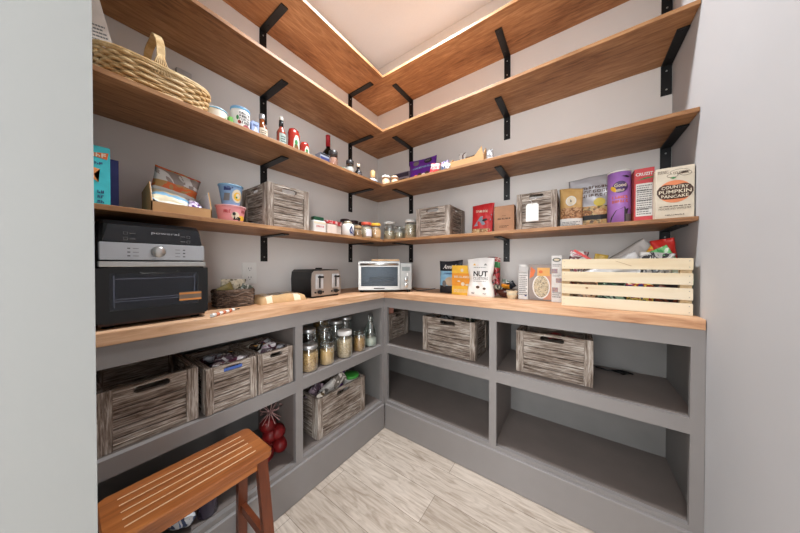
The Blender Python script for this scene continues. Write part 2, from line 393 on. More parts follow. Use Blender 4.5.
part('end_panel', CABIN, W-.012, -FX+FT, Z2, W-.001, -.012, ZB)
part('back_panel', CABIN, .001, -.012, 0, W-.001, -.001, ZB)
k = part('baseboard', CAB, FX+.013, -FX-.012, .021, W-.001, -FX+FT, .178, bev=.003)
t = thing('worktop', 'thick light oak worktop running along both walls on the grey cabinets', 'worktop')
MB().box(.002, y0, ZB+.001, .395, -.395, ZT, bev=.002).build('board', TOPW['y'], t)
bm_ = MB().box(.002, -.3945, ZB+.001, W-.002, -.002, ZT, bev=.002); bm_.build('board', TOPW['x'], t)

# ------------------------------------------------------------ wall shelves and their brackets
LV = [(1.249, 'lowest', 'just above the worktop'), (1.635, 'second', 'with basket and sauces'), (2.0126, 'third', 'empty'), (2.3857, 'top', 'empty')]
TS = .016; DS = .3202
for h, nm, st in LV:
    o = bx('wall_shelf', SHELF['y'], .001, y0, h, DS, -DS-.0005, h+TS, bev=.0015)
    tag(o, f'{nm} of the four brown wooden shelves on the left wall, counted from below', 'shelf', 'wooden wall shelves')
    o = bx('wall_shelf', SHELF['x'], .001, -DS, h, W-.001, -.001, h+TS, bev=.0015)
    tag(o, f'{nm} of the four brown wooden shelves on the back wall, counted from below', 'shelf', 'wooden wall shelves')
def bracket():
    t = thing('shelf_bracket', '', 'bracket', group='black shelf brackets')
    MB().box(-.018, -.006, -.14, .018, -.0005, -.0005, bev=.0008).build('wall_plate', BLACK, t)
    MB().box(-.018, -.227, -.0065, .018, -.0062, -.0008, bev=.0008).build('arm', BLACK, t)
    for z in (-.03, -.115): MB().lathe([(.0035, 0), (.0035, .0016), (.001, .0018)], seg=10).build('screw', STEEL, t, loc=(0, -.006, z), rot=(PI/2, 0, 0))
    for y in (-.06, -.215): MB().lathe([(.0035, 0), (.0035, .0012), (.001, .0014)], seg=10).build('screw', BLACK, t, loc=(0, y, -.0066), rot=(PI, 0, 0))
    return t
b0 = None
for h, nm, _ in LV:
    for side, pos, wh in (('L', -.973, 'on left wall farther from corner'), ('L', -.328, 'on left wall near the corner'), ('B', .348, 'on back wall near the corner'), ('B', 1.062, 'at the middle of back wall'), ('B', 1.750, 'at right end of back wall')):
        loc = (0, pos, h) if side == 'L' else (pos, 0, h); rz = LW if side == 'L' else 0
        lab = f'black steel bracket {wh}, under the {nm} shelf' + (' from below' if nm in ('second', 'third') else '')
        if b0 is None: b0 = bracket(); b0.location = loc; b0.rotation_euler = (0, 0, rz); b0['label'] = lab
        else: dup(b0, loc, rz, lab)
#ITEMS

# ------------------------------------------------------------ makers
def crate(name_label, loc, rz, w_, d_, h_, group='weathered wooden crates', handle=True, side_handle=True):
    t = thing('wooden_crate', name_label, 'crate', loc, rz, group)
    def panel(wd, slot, nm, lo, ro):
        m = MB(); T = .016; rail = h_*.215; st = min(.032, wd*.14); n = 5; bot = h_*.10
        # horizontal boards, recessed behind the frame
        zz = bot*.3; top = h_-rail*.9; ph = (top-zz)/n
        for k in range(n): m.box(-wd/2+.004, .006, zz+k*ph+.0018, wd/2-.004, T-.001, zz+(k+1)*ph-.0018, mi=0)
        m.box(-wd/2+st, 0, .001, wd/2-st, .008, bot, bev=.001, mi=0)
        # top rail, with a rounded slot cut through when there is a handle
        if slot:
            sw, sh = min(.095, wd*.36), rail*.52; zc = h_-rail*.5; r = sh/2
            m.box(-wd/2+st, 0, h_-rail, -sw/2, T, h_, mi=0); m.box(sw/2, 0, h_-rail, wd/2-st, T, h_, mi=0)
            K = 12; xs = []
            for k in range(K+1): xs.append(-sw/2+sw*k/K)
            xs = sorted(set(xs+[-sw/2+r*.15, -sw/2+r*.5, sw/2-r*.5, sw/2-r*.15]))
            for a, b_ in zip(xs, xs[1:]):
                c_ = (a+b_)/2; e = min(c_+sw/2, sw/2-c_); hh = r if e >= r else math.sqrt(max(0, r*r-(r-e)**2))
                m.box(a, 0, h_-rail, b_, T, zc-hh, mi=0); m.box(a, 0, zc+hh, b_, T, h_, mi=0)
        else: m.box(-wd/2+st, 0, h_-rail, wd/2-st, T, h_, mi=0)
        for s in (-1, 1):
            a, b_ = sorted((s*wd/2, s*(wd/2-st))); m.box(a, -.001, .0005, b_, T, h_+.001, bev=.0012, mi=1)
        return m.build(nm, [CRW['x'], CRW['z']], t, lo, (0, 0, ro))
    panel(w_, handle, 'front_panel', (0, -d_/2, 0), 0)
    panel(w_, False, 'back_panel', (0, d_/2, 0), PI)
    panel(d_-.034, side_handle, 'side_panel', (w_/2-.0005, 0, 0), PI/2)
    panel(d_-.034, side_handle, 'side_panel', (-w_/2+.0005, 0, 0), -PI/2)
    MB().box(-w_/2+.017, -d_/2+.017, .002, w_/2-.017, d_/2-.017, .010).build('bottom_board', CRW['x'], t)
    return t
def carton(name, label, cat, loc, rz, w_, d_, h_, mat, sidemat=None, group=None, tilt=0):
    t = thing(name, label, cat, loc, rz, group)
    m = MB().box(-w_/2, -d_/2, 0, w_/2, d_/2, h_, bev=.0008, seg=1)
    if sidemat:
        for f in m.bm.faces:
            f.normal_update()
            if abs(f.normal.x) > .9: f.material_index = 1
    m.box(-w_/2+.001, -d_/2+.004, h_-.0002, w_/2-.001, -d_/2+.0046, h_+.0004)
    m.build('carton_body', [mat, sidemat or mat], t)
    return t, (lambda x, z, y=-d_/2: y)
def pouch(name, label, cat, loc, rz, w_, d_, h_, fn, mats, group=None, crimp=.06, seed=1, top_in=.0, wav=.002, parent=None, rot=None, waist=0):
    """filled soft bag standing up, crimped flat at the top; fn(u,v)->material index on the front"""
    nx, nz = 22, 26; rnd = random.Random(seed); ph = [rnd.uniform(0, 6) for _ in range(4)]
    def thick(u, v):
        a = max(0, 1-abs(2*u-1)**2.6); t_ = (1-v**2.2)**.8*(1-.25*(1-v)**6)
        if v > 1-crimp: return .0012
        return .0012+d_/2*a**.5*t_
    def prof(u, v):
        wv = wav*(math.sin(9*v+ph[0]+4*u)+math.sin(17*u+ph[1]+6*v)+.6*math.sin(31*v+ph[2]+13*u))
        hw = 1-.05*math.sin(PI*v)-top_in*v-waist*math.exp(-((v-.45)/.18)**2)
        x = (u-.5)*w_*hw; z = v*h_+(.006*math.sin(3.2*u+ph[3])*v)
        return x, wv*(1-(1-v)**4)*(1 if 0 < u < 1 else .3), z
    bm = bmesh.new(); F = []; B = []
    for j in range(nz+1):
        v = j/nz; fr_, bk = [], []
        for i in range(nx+1):
            u = i/nx; x, wv, z = prof(u, v); th = thick(u, v)
            fr_.append(bm.verts.new((x, -th+wv, z)))
            bk.append(fr_[-1] if i in (0, nx) else bm.verts.new((x, th+wv*.6, z)))
        F.append(fr_); B.append(bk)
    for j in range(nz):
        for i in range(nx):
            f = bm.faces.new((F[j][i], F[j][i+1], F[j+1][i+1], F[j+1][i])); f.material_index = fn((i+.5)/nx, (j+.5)/nz)
            q = (B[j][i+1], B[j][i], B[j+1][i], B[j+1][i+1]); f = bm.faces.new(q); f.material_index = fn(1-(i+.5)/nx, (j+.5)/nz)
    for i in range(nx):
        for r in (0, nz):
            vs = [F[r][i], F[r][i+1], B[r][i+1], B[r][i]]; u_ = []
            for v in vs:
                if v not in u_: u_.append(v)
            if len(u_) > 2: bm.faces.new(u_)
    for f in bm.faces: f.smooth = True
    def surf(x, z):
        v = min(.999, max(0, z/h_)); hw = 1-.05*math.sin(PI*v)-top_in*v-waist*math.exp(-((v-.45)/.18)**2)
        u = min(.99, max(.01, x/(w_*hw)+.5)); return -thick(u, v)+wav*(math.sin(9*v+ph[0]+4*u)+math.sin(17*u+ph[1]+6*v)+.6*math.sin(31*v+ph[2]+13*u))*(1-(1-v)**4)-.0012
    bmesh.ops.recalc_face_normals(bm, faces=bm.faces)
    me = bpy.data.meshes.new(name); bm.to_mesh(me); bm.free()
    for m in mats: me.materials.append(m)
    t = thing(name, label, cat, loc, rz, group)
    if rot: t.rotation_euler = rot
    o = bpy.data.objects.new('bag_body', me); COL.objects.link(o); o.parent = t
    return t, surf
def packet(name, label, cat, loc, rot, w_, h_, d_, mats, seed=1, group=None, crimp=.1):
    """small lying or leaning packet with crimped ends, one mesh with creased film"""
    nx, nz = 14, 18; rnd = random.Random(seed); bm = bmesh.new(); F = []; B = []
    off = Vector((rnd.uniform(0, 50), 0, 0))
    for j in range(nz+1):
        v = j/nz; a = []; b_ = []
        for i in range(nx+1):
            u = i/nx; e = min(v, 1-v)
            th = .0008 if e < crimp*.8 else .0008+d_/2*(max(0, 1-abs(2*u-1)**3))**.5*min(1, ((e-crimp*.8)/.22))**.6
            p = Vector(((u-.5)*w_*(1-.06*math.sin(PI*v)), 0, (v-.5)*h_))
            k = noise.noise(p*38+off)*.006+noise.noise(p*90+off)*.0025
            a.append(bm.verts.new((p.x, -th+k, p.z))); b_.append(a[-1] if i in (0, nx) else bm.verts.new((p.x, th+k*.6, p.z)))
        F.append(a); B.append(b_)
    for j in range(nz):
        for i in range(nx):
            mi = 1 if (len(mats) > 1 and (j in (0, nz-1) or 5 < j < 10)) else 0
            f = bm.faces.new((F[j][i], F[j][i+1], F[j+1][i+1], F[j+1][i])); f.material_index = mi
            f = bm.faces.new((B[j][i+1], B[j][i], B[j+1][i], B[j+1][i+1])); f.material_index = mi
    for i in range(1, nx-1):
        for r in (0, nz): bm.faces.new((F[r][i], F[r][i+1], B[r][i+1], B[r][i]))
    for f in bm.faces: f.smooth = True
    bmesh.ops.recalc_face_normals(bm, faces=bm.faces)
    me = bpy.data.meshes.new(name); bm.to_mesh(me); bm.free()
    for m in mats: me.materials.append(m)
    o = bpy.data.objects.new(name, me); COL.objects.link(o); o.location = loc; o.rotation_euler = rot
    return tag(o, label, cat, group)
def cylsurf(r): return lambda x, z: -math.sqrt(max(1e-9, r*r-min(x*x, r*r*.98)))
def jar(label, loc, r, h, lid, content, fill, rz=0, glass=None, lidh=.016, neck=.86, group=None, labelmat=None, cat='jar', clip=False):
    t = thing('storage_jar', label, cat, loc, rz, group); g = glass or GLASS; hb = h-lidh
    MB().lathe([(r*.9, 0), (r, r*.12), (r, hb*.8), (r*neck, hb*.93), (r*neck, hb)], seg=28).build('glass_body', g, t)
    if content: MB().lathe([(r*.86, .002), (r*.95, r*.14), (r*.95, min(hb*.8, hb*fill)-.002), (r*.80, min(hb*.8, hb*fill)+.003)], seg=24).build('contents', content, t)
    if lid: MB().lathe([(r*neck*1.04, hb-.004), (r*neck*1.06, hb), (r*neck*1.06, h-.002), (r*neck*.98, h), (.001, h)], seg=28).build('lid', lid, t)
    if clip:
        m = MB(); m.tube([(r*neck*1.05*math.cos(a), r*neck*1.05*math.sin(a), hb-.006) for a in [2*PI*k/20 for k in range(20)]], .0014, 6, closed=True)
        m.tube([(-.008, -r*neck*1.05, hb-.006), (-.009, -r*1.12, hb-.022), (0, -r*1.14, hb-.03), (.009, -r*1.12, hb-.022), (.008, -r*neck*1.05, hb-.006)], .0013, 6)
        m.tube([(-.006, r*neck, h-.004), (-.006, r*1.1, h-.016), (.006, r*1.1, h-.016), (.006, r*neck, h-.004)], .0013, 6); m.build('wire_clip', STEEL, t)
    if labelmat:
        s = cylsurf(r+.0006); decal(t, 'rect', 0, hb*.42, r*1.5, hb*.5, labelmat, s)
    return t
def bottle(label, loc, r, h, body, cap, name='bottle', shoulder=.62, neck=.35, capf=.86, rz=0, lab=None, cat='bottle', labh=(.12, .5), content=None):
    t = thing(name, label, cat, loc, rz)
    MB().lathe([(r*.9, 0), (r, r*.1), (r, h*shoulder), (r*.75, h*(shoulder+.07)), (r*neck, h*(shoulder+.14)), (r*neck, h*capf)], seg=24).build('bottle_body', body, t)
    MB().lathe([(r*neck*1.12, h*capf-.001), (r*neck*1.15, h*capf+.002), (r*neck*1.1, h-.001), (.001, h)], seg=20).build('cap', cap, t)
    if content: MB().lathe([(r*.84, .003), (r*.93, r*.14), (r*.93, h*.48), (.001, h*.48)], seg=20).build('contents', content, t)
    if lab:
        s = cylsurf(r+.0006); decal(t, 'rect', 0, h*(labh[0]+labh[1])/2, r*1.6, h*(labh[1]-labh[0]), lab, s)
        lines(t, 0, h*(labh[0]+labh[1])/2, r*1.1, h*(labh[1]-labh[0])*.7, 4, INK, s)
    return t
S1, S2, CT = 1.268, 1.654, .91

# ------------------------------------------------------------ worktop, left wall
# big black air fryer oven
OW, OD, OH = .270, .292, .318
t = thing('countertop_oven', 'large black countertop air fryer oven with silver control band and round knob', 'oven', (.208, -1.4615, CT), LW)
y0f = -OD/2
def hw(z): return OW/2-.004-max(0, (z-.06))*.075
m = MB(); prof = [(.016, 0), (.05, 0), (.16, .0), (.27, .006), (.30, .016), (.312, .036), (.317, .07)]
rings = []
for z, dy in prof:
    h2 = hw(z); r_ = .02
    pts = [(-h2, OD/2), (-h2, y0f+dy+r_), (-h2+r_*.3, y0f+dy+r_*.3), (-h2+r_, y0f+dy), (h2-r_, y0f+dy), (h2-r_*.3, y0f+dy+r_*.3), (h2, y0f+dy+r_), (h2, OD/2)]
    rings.append([m.bm.verts.new((x, y, z)) for x, y in pts])
for a, b_ in zip(rings, rings[1:]):
    for i in range(8): m.bm.faces.new((a[i], a[(i+1) % 8], b_[(i+1) % 8], b_[i]))
m.bm.faces.new(rings[0]); m.bm.faces.new(rings[-1])
m.build('housing', BPLAST, t)
m = MB()
for sx in (-1, 1):
    for sy in (-1, 1): m = MB(); m.lathe([(.012, 0), (.012, .017)], c=(sx*.10, sy*.11, 0), seg=14); m.build('foot', BPLAST, t)
DG = M('dark_display_glass', (26, 28, 34), .12, var=.02); SILV = M('silver_panel', (188, 190, 194), .35, .7, var=.02)
DOORG = glassy('oven_door_glass', (.62, .64, .70), .03, .1, .3)
m = MB(); m.prism([(-hw(.25)+.006, .249), (hw(.25)-.006, .249), (hw(.3)-.012, .297), (-hw(.3)+.012, .297)], y0f-.0015, y0f+.02); m.build('display_panel', DG, t)
text(t, 'powerxl', .018, .279, .065, .010, M('pale_print', (190, 190, 194), .5), lambda x, z: y0f-.0016)
for sx in (-.068, .074):
    for k in range(2):
        decal(t, 'rect', sx, .258+k*.016, .009, .008, GINK, lambda x, z: y0f-.0016, name='touch_icon'); decal(t, 'rect', sx, .258+k*.016, .007, .006, DG, lambda x, z: y0f-.0016, 2, name='touch_icon')
        decal(t, 'rect', sx+(.014 if sx < 0 else -.014), .258+k*.016, .012, .002, GINK, lambda x, z: y0f-.0016, name='touch_icon')
m = MB(); m.box(-hw(.2)+.003, y0f-.004, .196, hw(.22)-.002, y0f+.02, .246, bev=.002); m.build('control_band', SILV, t)
for sx in (-1, 1):
    for k in range(3):
        decal(t, 'rect', sx*.062, .208+k*.011, .006, .0028, INK, lambda x, z: y0f-.0042, name='button'); decal(t, 'rect', sx*.062+(.014 if sx < 0 else -.016), .208+k*.011, .012, .0018, GINK, lambda x, z: y0f-.0042, name='button_text')
MB().lathe([(.0165, 0), (.0165, .009), (.0145, .012), (.001, .0125)], seg=28).build('knob', STEEL, t, (.0, y0f-.0035, .222), (PI/2, 0, 0))
MB().box(-hw(.18)+.002, y0f-.010, .176, hw(.18)-.002, y0f+.01, .192, bev=.003).build('door_handle', STEEL, t)
# door: frame with a real window opening and racks behind
m = MB(); zb, ztp = .022, .172; wx0, wx1, wz0, wz1 = -.100, .098, .052, .158
for a in ((-hw(.1)+.003, zb, wx0, ztp), (wx1, zb, hw(.1)-.003, ztp), (wx0, zb, wx1, wz0), (wx0, wz1, wx1, ztp)): m.box(a[0], y0f-.008, a[1], a[2], y0f-.0005, a[3])
d = m.build('door', BPLAST, t)
MB().box(wx0, y0f-.006, wz0, wx1, y0f-.005, wz1).build('window_pane', DOORG, d)
decal(t, 'rect', 0, .105, .19, .10, M('oven_cavity', (44, 46, 54), .35, .3), lambda x, z: y0f-.0004, name='cavity')
m = MB()
for z in (.075, .082, .14): m.box(-.09, y0f-.004, z, .088, y0f-.0025, z+.0022)
m.box(-.092, y0f-.004, .06, -.0895, y0f-.0025, .15); m.box(.088, y0f-.004, .06, .0905, y0f-.0025, .15)
m.build('wire_rack', CHROME, t)
m = MB(); m.tube([(-.045, y0f-.010, .163), (-.038, y0f-.011, .156), (.04, y0f-.011, .156), (.047, y0f-.010, .163)], .002, 6); m.build('grip_line', BPLAST, t)
decal(t, 'rect', .077, .078, .058, .028, M('clear_sticker', (120, 104, 90), .3), lambda x, z: y0f-.0085, name='sticker')
for z in (.067, .087): decal(t, 'rect', .077, z, .058, .006, M('orange_sticker_band', (214, 140, 70), .4), lambda x, z_: y0f-.0085, 2, name='sticker_band')
MB().box(-hw(0)+.012, y0f+.004, .010, hw(0)-.012, y0f+.03, .0215).build('crumb_tray', M('dark_brown_metal', (66, 46, 38), .4, .5), t)
# little tube in front
t = thing('striped_roll', 'thin white and orange striped roll lying on worktop beside the black oven', 'roll', (.362, -1.29, CT+.0065), math.atan2(.121, -.085))
for i in range(7): MB().lathe([(.0062, -.056+.016*i), (.0062, -.056+.016*(i+1))], seg=14).build('roll_section', [WHITE, M('orange_stripe', (206, 120, 84), .5)][i % 2], t, rot=(0, PI/2, 0))
MB().tube([(.056, 0, 0), (.07, .004, -.002), (.082, -.004, .0), (.10, .01, -.003)], .0018, 6).build('string', BPLAST, t)
# woven basket with packets
def woven(name, label, loc, rz, a, b_, h, mat, rows=9, n=26, rim=.004, strand=.0042, taper=.12, group=None, amp=None, dark=None):
    """superellipse basket woven from strands round upright stakes"""
    t = thing(name, label, 'basket', loc, rz, group)
    amp = amp or strand*.9
    def P_(ang, z, o=0):
        k = 1-taper*(1-z/h); c_, s_ = math.cos(ang), math.sin(ang); e = .55
        x = (a*k+o)*math.copysign(abs(c_)**e, c_); y = (b_*k+o)*math.copysign(abs(s_)**e, s_); return (x, y, z)
    m = MB()
    for j in range(rows):
        z = strand+(h-2*strand)*j/(rows-1); pts = []
        for i in range(n*4):
            ang = 2*PI*i/(n*4); pts.append(P_(ang, z+.0012*math.sin(ang*5+j), amp*math.cos(PI*i/4*2/2+PI*j)))
        m.tube(pts, strand*.80*(1 if j % 2 else .92), 6, closed=True)
    for i in range(n): ang = 2*PI*(i+.5)/n; m.tube([P_(ang, 0), P_(ang, h*.5), P_(ang, h)], strand*.4, 5)
    m.build('woven_wall', mat, t)
    m = MB(); R0 = []
    for z in (.002, h*.5, h-.004): R0.append([m.bm.verts.new(P_(2*PI*i/64, z, -strand*1.7)) for i in range(64)])
    for q0, q1 in zip(R0, R0[1:]):
        for i in range(64): m.bm.faces.new((q0[i], q0[(i+1) % 64], q1[(i+1) % 64], q1[i]))
    m.build('inner_lining', mat, t)
    m = MB(); m.tube([P_(2*PI*i/64, h) for i in range(64)], rim, 8, closed=True); m.tube([P_(2*PI*i/64, h-.006, .002) for i in range(64)], rim*.7, 6, closed=True); m.build('rim', mat, t)
    m = MB(); ring = [P_(2*PI*i/48, strand)[:2] for i in range(48)]
    lo = [m.bm.verts.new((x, y, .0005)) for x, y in ring]; hi = [m.bm.verts.new((x, y, strand)) for x, y in ring]
    m.bm.faces.new(lo[::-1]); m.bm.faces.new(hi)
    for i in range(48): m.bm.faces.new((lo[i], lo[(i+1) % 48], hi[(i+1) % 48], hi[i]))
    m.build('base', mat, t)
    return t, P_
WICKD = wood('dark_wicker', [(40, 30, 26), (84, 66, 56), (128, 108, 94), (176, 158, 142)], 'x', (60, 60, 90), .8, .8, 20)
WICKL = wood('pale_wicker', [(150, 112, 66), (196, 160, 108), (220, 192, 146), (236, 216, 180)], 'x', (50, 50, 70), .6, .5, 20)
t, _ = woven('woven_basket', 'small rectangular dark woven basket filled with packets on the worktop beside the oven', (.18, -1.19, CT), LW, .07, .06, .072, WICKD, rows=9, n=22, strand=.0048, taper=.06)
m = MB(); m.tube([(-.045, -.066, .056), (-.02, -.069, .046), (.02, -.069, .062), (.045, -.066, .056)], .0035, 6); m.build('handle', WICKD, t)
SP1 = speckle('printed_beige_card', (200, 186, 160), (96, 84, 60), 140, .6, (226, 214, 190), .1)
packet('tea_packet', 'beige speckled packet standing up in the dark woven basket', 'packet', (.17, -1.19, CT+.068), (.15, .05, LW), .10, .10, .02, [SP1], 3)
packet('olive_packet', 'olive green packet leaning at left inside the dark woven basket', 'packet', (.205, -1.22, CT+.060), (.2, -.5, LW), .06, .08, .016, [M('olive_film', (138, 124, 72), .4)], 4)
packet('pale_packet', 'pale grey packet leaning at right inside the dark woven basket', 'packet', (.20, -1.155, CT+.058), (.2, .4, LW), .05, .075, .014, [film('grey_film', [(190, 186, 176), (90, 96, 84), (222, 218, 208)], 30)], 5)
# kraft paper bag lying flat with window
t = thing('paper_bag', 'brown paper food bag with cream corners lying flat in front of the toaster', 'bag', (.195, -1.0, CT), LW)
nx, ny = 26, 18; bm = bmesh.new(); T_, B_ = [], []
for j in range(ny+1):
    a, b_ = [], []
    for i in range(nx+1):
        u, v = i/nx, j/ny; x = (u-.5)*.232; y = (v-.5)*.155
        k = (max(0, 1-abs(2*u-1)**3.2)*max(0, 1-abs(2*v-1)**3.2))**.5
        z = .003+.034*k**.4*(1+.18*noise.noise(Vector((x*25, y*25, 3))))+.003*noise.noise(Vector((x*70, y*70, 8)))
        a.append(bm.verts.new((x, y, max(.0015, z)))); b_.append(bm.verts.new((x, y, .0003)))
    T_.append(a); B_.append(b_)
for j in range(ny):
    for i in range(nx):
        u = (i+.5)/nx; v = (j+.5)/ny; mi = 0
        if .12 < u-.10*v < .24 or .70 < u+.06*v < .84: mi = 1
        elif .30 < u < .70 and .25 < v < .85: mi = 2
        f = bm.faces.new((T_[j][i], T_[j][i+1], T_[j+1][i+1], T_[j+1][i])); f.material_index = mi; f.smooth = True
        bm.faces.new((B_[j][i+1], B_[j][i], B_[j+1][i], B_[j+1][i+1]))
for i in range(nx):
    for r in (0, ny): bm.faces.new((T_[r][i], T_[r][i+1], B_[r][i+1], B_[r][i]))
for j in range(ny):
    for r in (0, nx): bm.faces.new((T_[j][r], T_[j+1][r], B_[j+1][r], B_[j][r]))
bmesh.ops.recalc_face_normals(bm, faces=bm.faces)
me = bpy.data.meshes.new('bag_body'); bm.to_mesh(me); bm.free()
for m_ in (M('kraft_bag_paper', (196, 158, 112), .8), M('cream_bag_paper', (236, 216, 188), .7), film('bag_window', [(120, 92, 66), (176, 152, 122), (96, 78, 62), (206, 186, 160)], 24)): me.materials.append(m_)
o = bpy.data.objects.new('bag_body', me); COL.objects.link(o); o.parent = t
# toaster
t = thing('toaster', 'black four slice toaster with brushed steel front and two levers', 'toaster', (.175, -.756, CT), LW)
m = MB(); sec = [(-.098, .012), (-.101, .10), (-.096, .140), (-.082, .153), (.082, .153), (.096, .140), (.101, .10), (.098, .012)]
m.prism(sec, -.09, .10); m.build('body', BPLAST, t)
m = MB(); m.prism([(-.098, .010), (-.1, .10), (-.095, .136), (-.082, .148), (.082, .148), (.095, .136), (.1, .10), (.098, .010)], -.0975, -.0905)
bmesh.ops.bevel(m.bm, geom=[e for e in m.bm.edges if abs(e.verts[0].co.y-e.verts[1].co.y) < 1e-5 and e.verts[0].co.y < -.097], offset=.003, segments=2, affect='EDGES')
m.build('front_plate', M('warm_steel', (182, 174, 168), .38, .75, var=.03), t)
m = MB()
for x in (-.066, -.03, .03, .066): m.box(x-.012, -.07, .1525, x+.012, .08, .1535)
m.build('slots', INK, t)
for sx in (-.052, .058):
    m = MB(); m.box(sx-.024, -.101, .048, sx+.024, -.0976, .128, bev=.003); m.build('lever_panel', M('lever_panel_silver', (206, 206, 208), .4, .3), t)
    MB().box(sx-.0045, -.1022, .054, sx+.0045, -.1012, .122).build('lever_slot', INK, t)
    m = MB(); m.box(sx-.014, -.122, .108, sx+.014, -.1025, .119, bev=.003); m.build('lever', BPLAST, t)
    MB().lathe([(.0115, 0), (.0115, .012), (.009, .014), (.001, .0142)], seg=20).build('dial', BPLAST, t, (sx, -.0975, .030), (PI/2, 0, 0))
    for e in (-.027, .024): MB().lathe([(.005, 0), (.005, .003), (.001, .0032)], seg=14).build('button', BPLAST, t, (sx+e, -.0975, .030), (PI/2, 0, 0))
MB().box(-.088, -.088, 0, .088, .09, .012).build('base', BPLAST, t)
MB().tube([(.103, .02, .05), (.11, -.02, .065), (.125, -.01, .055), (.142, .01, .06), (.16, .03, .045), (.168, .04, .02), (.16, .05, .004)], .0022, 7).build('power_cord', BPLAST, t)
MB().box(.03, .03, .1536, .062, .055, .162, bev=.002).build('clip', BPLAST, t)
# outlet
t = thing('electrical_outlet', 'white double electrical outlet on the left wall above the small woven basket', 'outlet', (0, -1.049, 1.046), LW)
MB().box(-.035, -.006, -.057, .035, -.0005, .057, bev=.002).build('cover_plate', WHITE, t)
for z in (-.024, .024):
    s = MB().box(-.017, -.0075, z-.014, .017, -.0062, z+.014, bev=.001).build('socket', WHITE, t)
    for x in (-.006, .006): MB().box(x-.001, -.0079, z-.003, x+.001, -.0076, z+.006).build('slot', INK, s)
    MB().lathe([(.002, 0), (.002, .0004)], seg=10).build('slot', INK, s, (0, -.0076, z-.009), (PI/2, 0, 0))
# ------------------------------------------------------------ toaster oven in the corner
t = thing('toaster_oven', 'stainless steel toaster oven with glass door set diagonally in the corner', 'oven', (.401-.124*.640, -.394+.124*.766, CT), math.radians(40.2))
TW, TD, TH = .350, .248, .205; yf = -TD/2
m = MB(); Wt = .004
m.box(-TW/2, yf+.002, .016, -TW/2+Wt, TD/2, TH-.004); m.box(TW/2-.078, yf+.002, .016, TW/2, TD/2, TH-.012, bev=.002)
m.box(-TW/2, yf+.002, TH-.008, TW/2-.078, TD/2, TH-.002); m.box(-TW/2, yf+.002, .014, TW/2-.078, TD/2, .02); m.box(-TW/2, TD/2-.004, .016, TW/2-.07, TD/2, TH-.004)
m.build('housing', M('oven_housing_steel', (150, 150, 150), .35, .8), t)
m = MB()
for a in ((-TW/2+.002, .018, -TW/2+.018, .196), (TW/2-.094, .018, TW/2-.08, .196), (-TW/2+.018, .018, TW/2-.094, .040), (-TW/2+.018, .168, TW/2-.094, .196)): m.box(a[0], yf-.006, a[1], a[2], yf+.001, a[3])
d = m.build('door', M('satin_steel', (176, 175, 172), .35, .9, var=.02), t)
MB().box(-TW/2+.018, yf-.004, .040, TW/2-.094, yf-.003, .168).build('window_pane', glassy('toaster_oven_glass', (.50, .56, .62), .03, .3, .12), d)
m = MB(); m.tube([(-TW/2+.012, yf-.022, .182), (TW/2-.090, yf-.022, .182)], .0075, 10)
for x in (-TW/2+.02, TW/2-.098): m.tube([(x, yf-.004, .182), (x, yf-.022, .182)], .004, 8)
m.build('door_handle', STEEL, t)
MB().box(TW/2-.077, yf-.004, .02, TW/2-.002, yf+.002, TH-.016, bev=.001).build('control_panel', M('panel_steel', (168, 168, 166), .4, .6), t)
MB().box(TW/2-.066, yf-.0055, .140, TW/2-.014, yf-.0042, .166).build('display', M('lcd_grey', (120, 128, 128), .3), t)
for z in (.085, .047): MB().lathe([(.0135, 0), (.0135, .012), (.011, .014), (.001, .0142)], seg=22).build('knob', STEEL, t, (TW/2-.04, yf-.0042, z), (PI/2, 0, 0))
for x, z in ((TW/2-.03, .122), (TW/2-.03, .112)): MB().lathe([(.0045, 0), (.0045, .002)], seg=12).build('button', WHITE, t, (x, yf-.0042, z), (PI/2, 0, 0))
for sx in (-1, 1):
    for sy in (-1, 1): MB().lathe([(.012, 0), (.012, .015)], seg=12).build('foot', BPLAST, t, (sx*(TW/2-.02), sy*(TD/2-.02), 0))
m = MB()
for k in range(12): x = -TW/2+.024+k*.0195; m.tube([(x, yf+.01, .068), (x, TD/2-.01, .068)], .0011, 5)
m.tube([(-TW/2+.006, yf+.01, .068), (TW/2-.084, yf+.01, .068)], .0016, 6); m.build('wire_rack', CHROME, t)
MB().box(-.11, yf+.02, .0705, .06, TD/2-.03, .088, bev=.004).build('baking_pan', M('pan_grey', (88, 92, 98), .3, .8), t)
MB().tube([(TW/2-.004, .02, .02), (TW/2+.022, -.045, .012), (TW/2+.042, -.085, .006), (TW/2+.08, -.085, .006), (TW/2+.12, -.1, .014), (TW/2+.16, -.115, .02)], .0028, 7).build('power_cord', BPLAST, t)
decal(t, 'rect', -.04, .026, .07, .007, INK, lambda x, z: yf-.0062, name='badge')
t0 = thing('cutting_board', 'round-cornered wooden cutting board lying on top of the toaster oven', 'board', (.315, -.305, CT+TH-.0015), math.radians(40.2))
MB().box(-.085, -.07, 0, .105, .085, .012, bev=.004, seg=3).build('board', wood('board_wood', [(150, 108, 68), (190, 146, 100), (206, 168, 124)], 'x', (4, 50, 50)), t0)
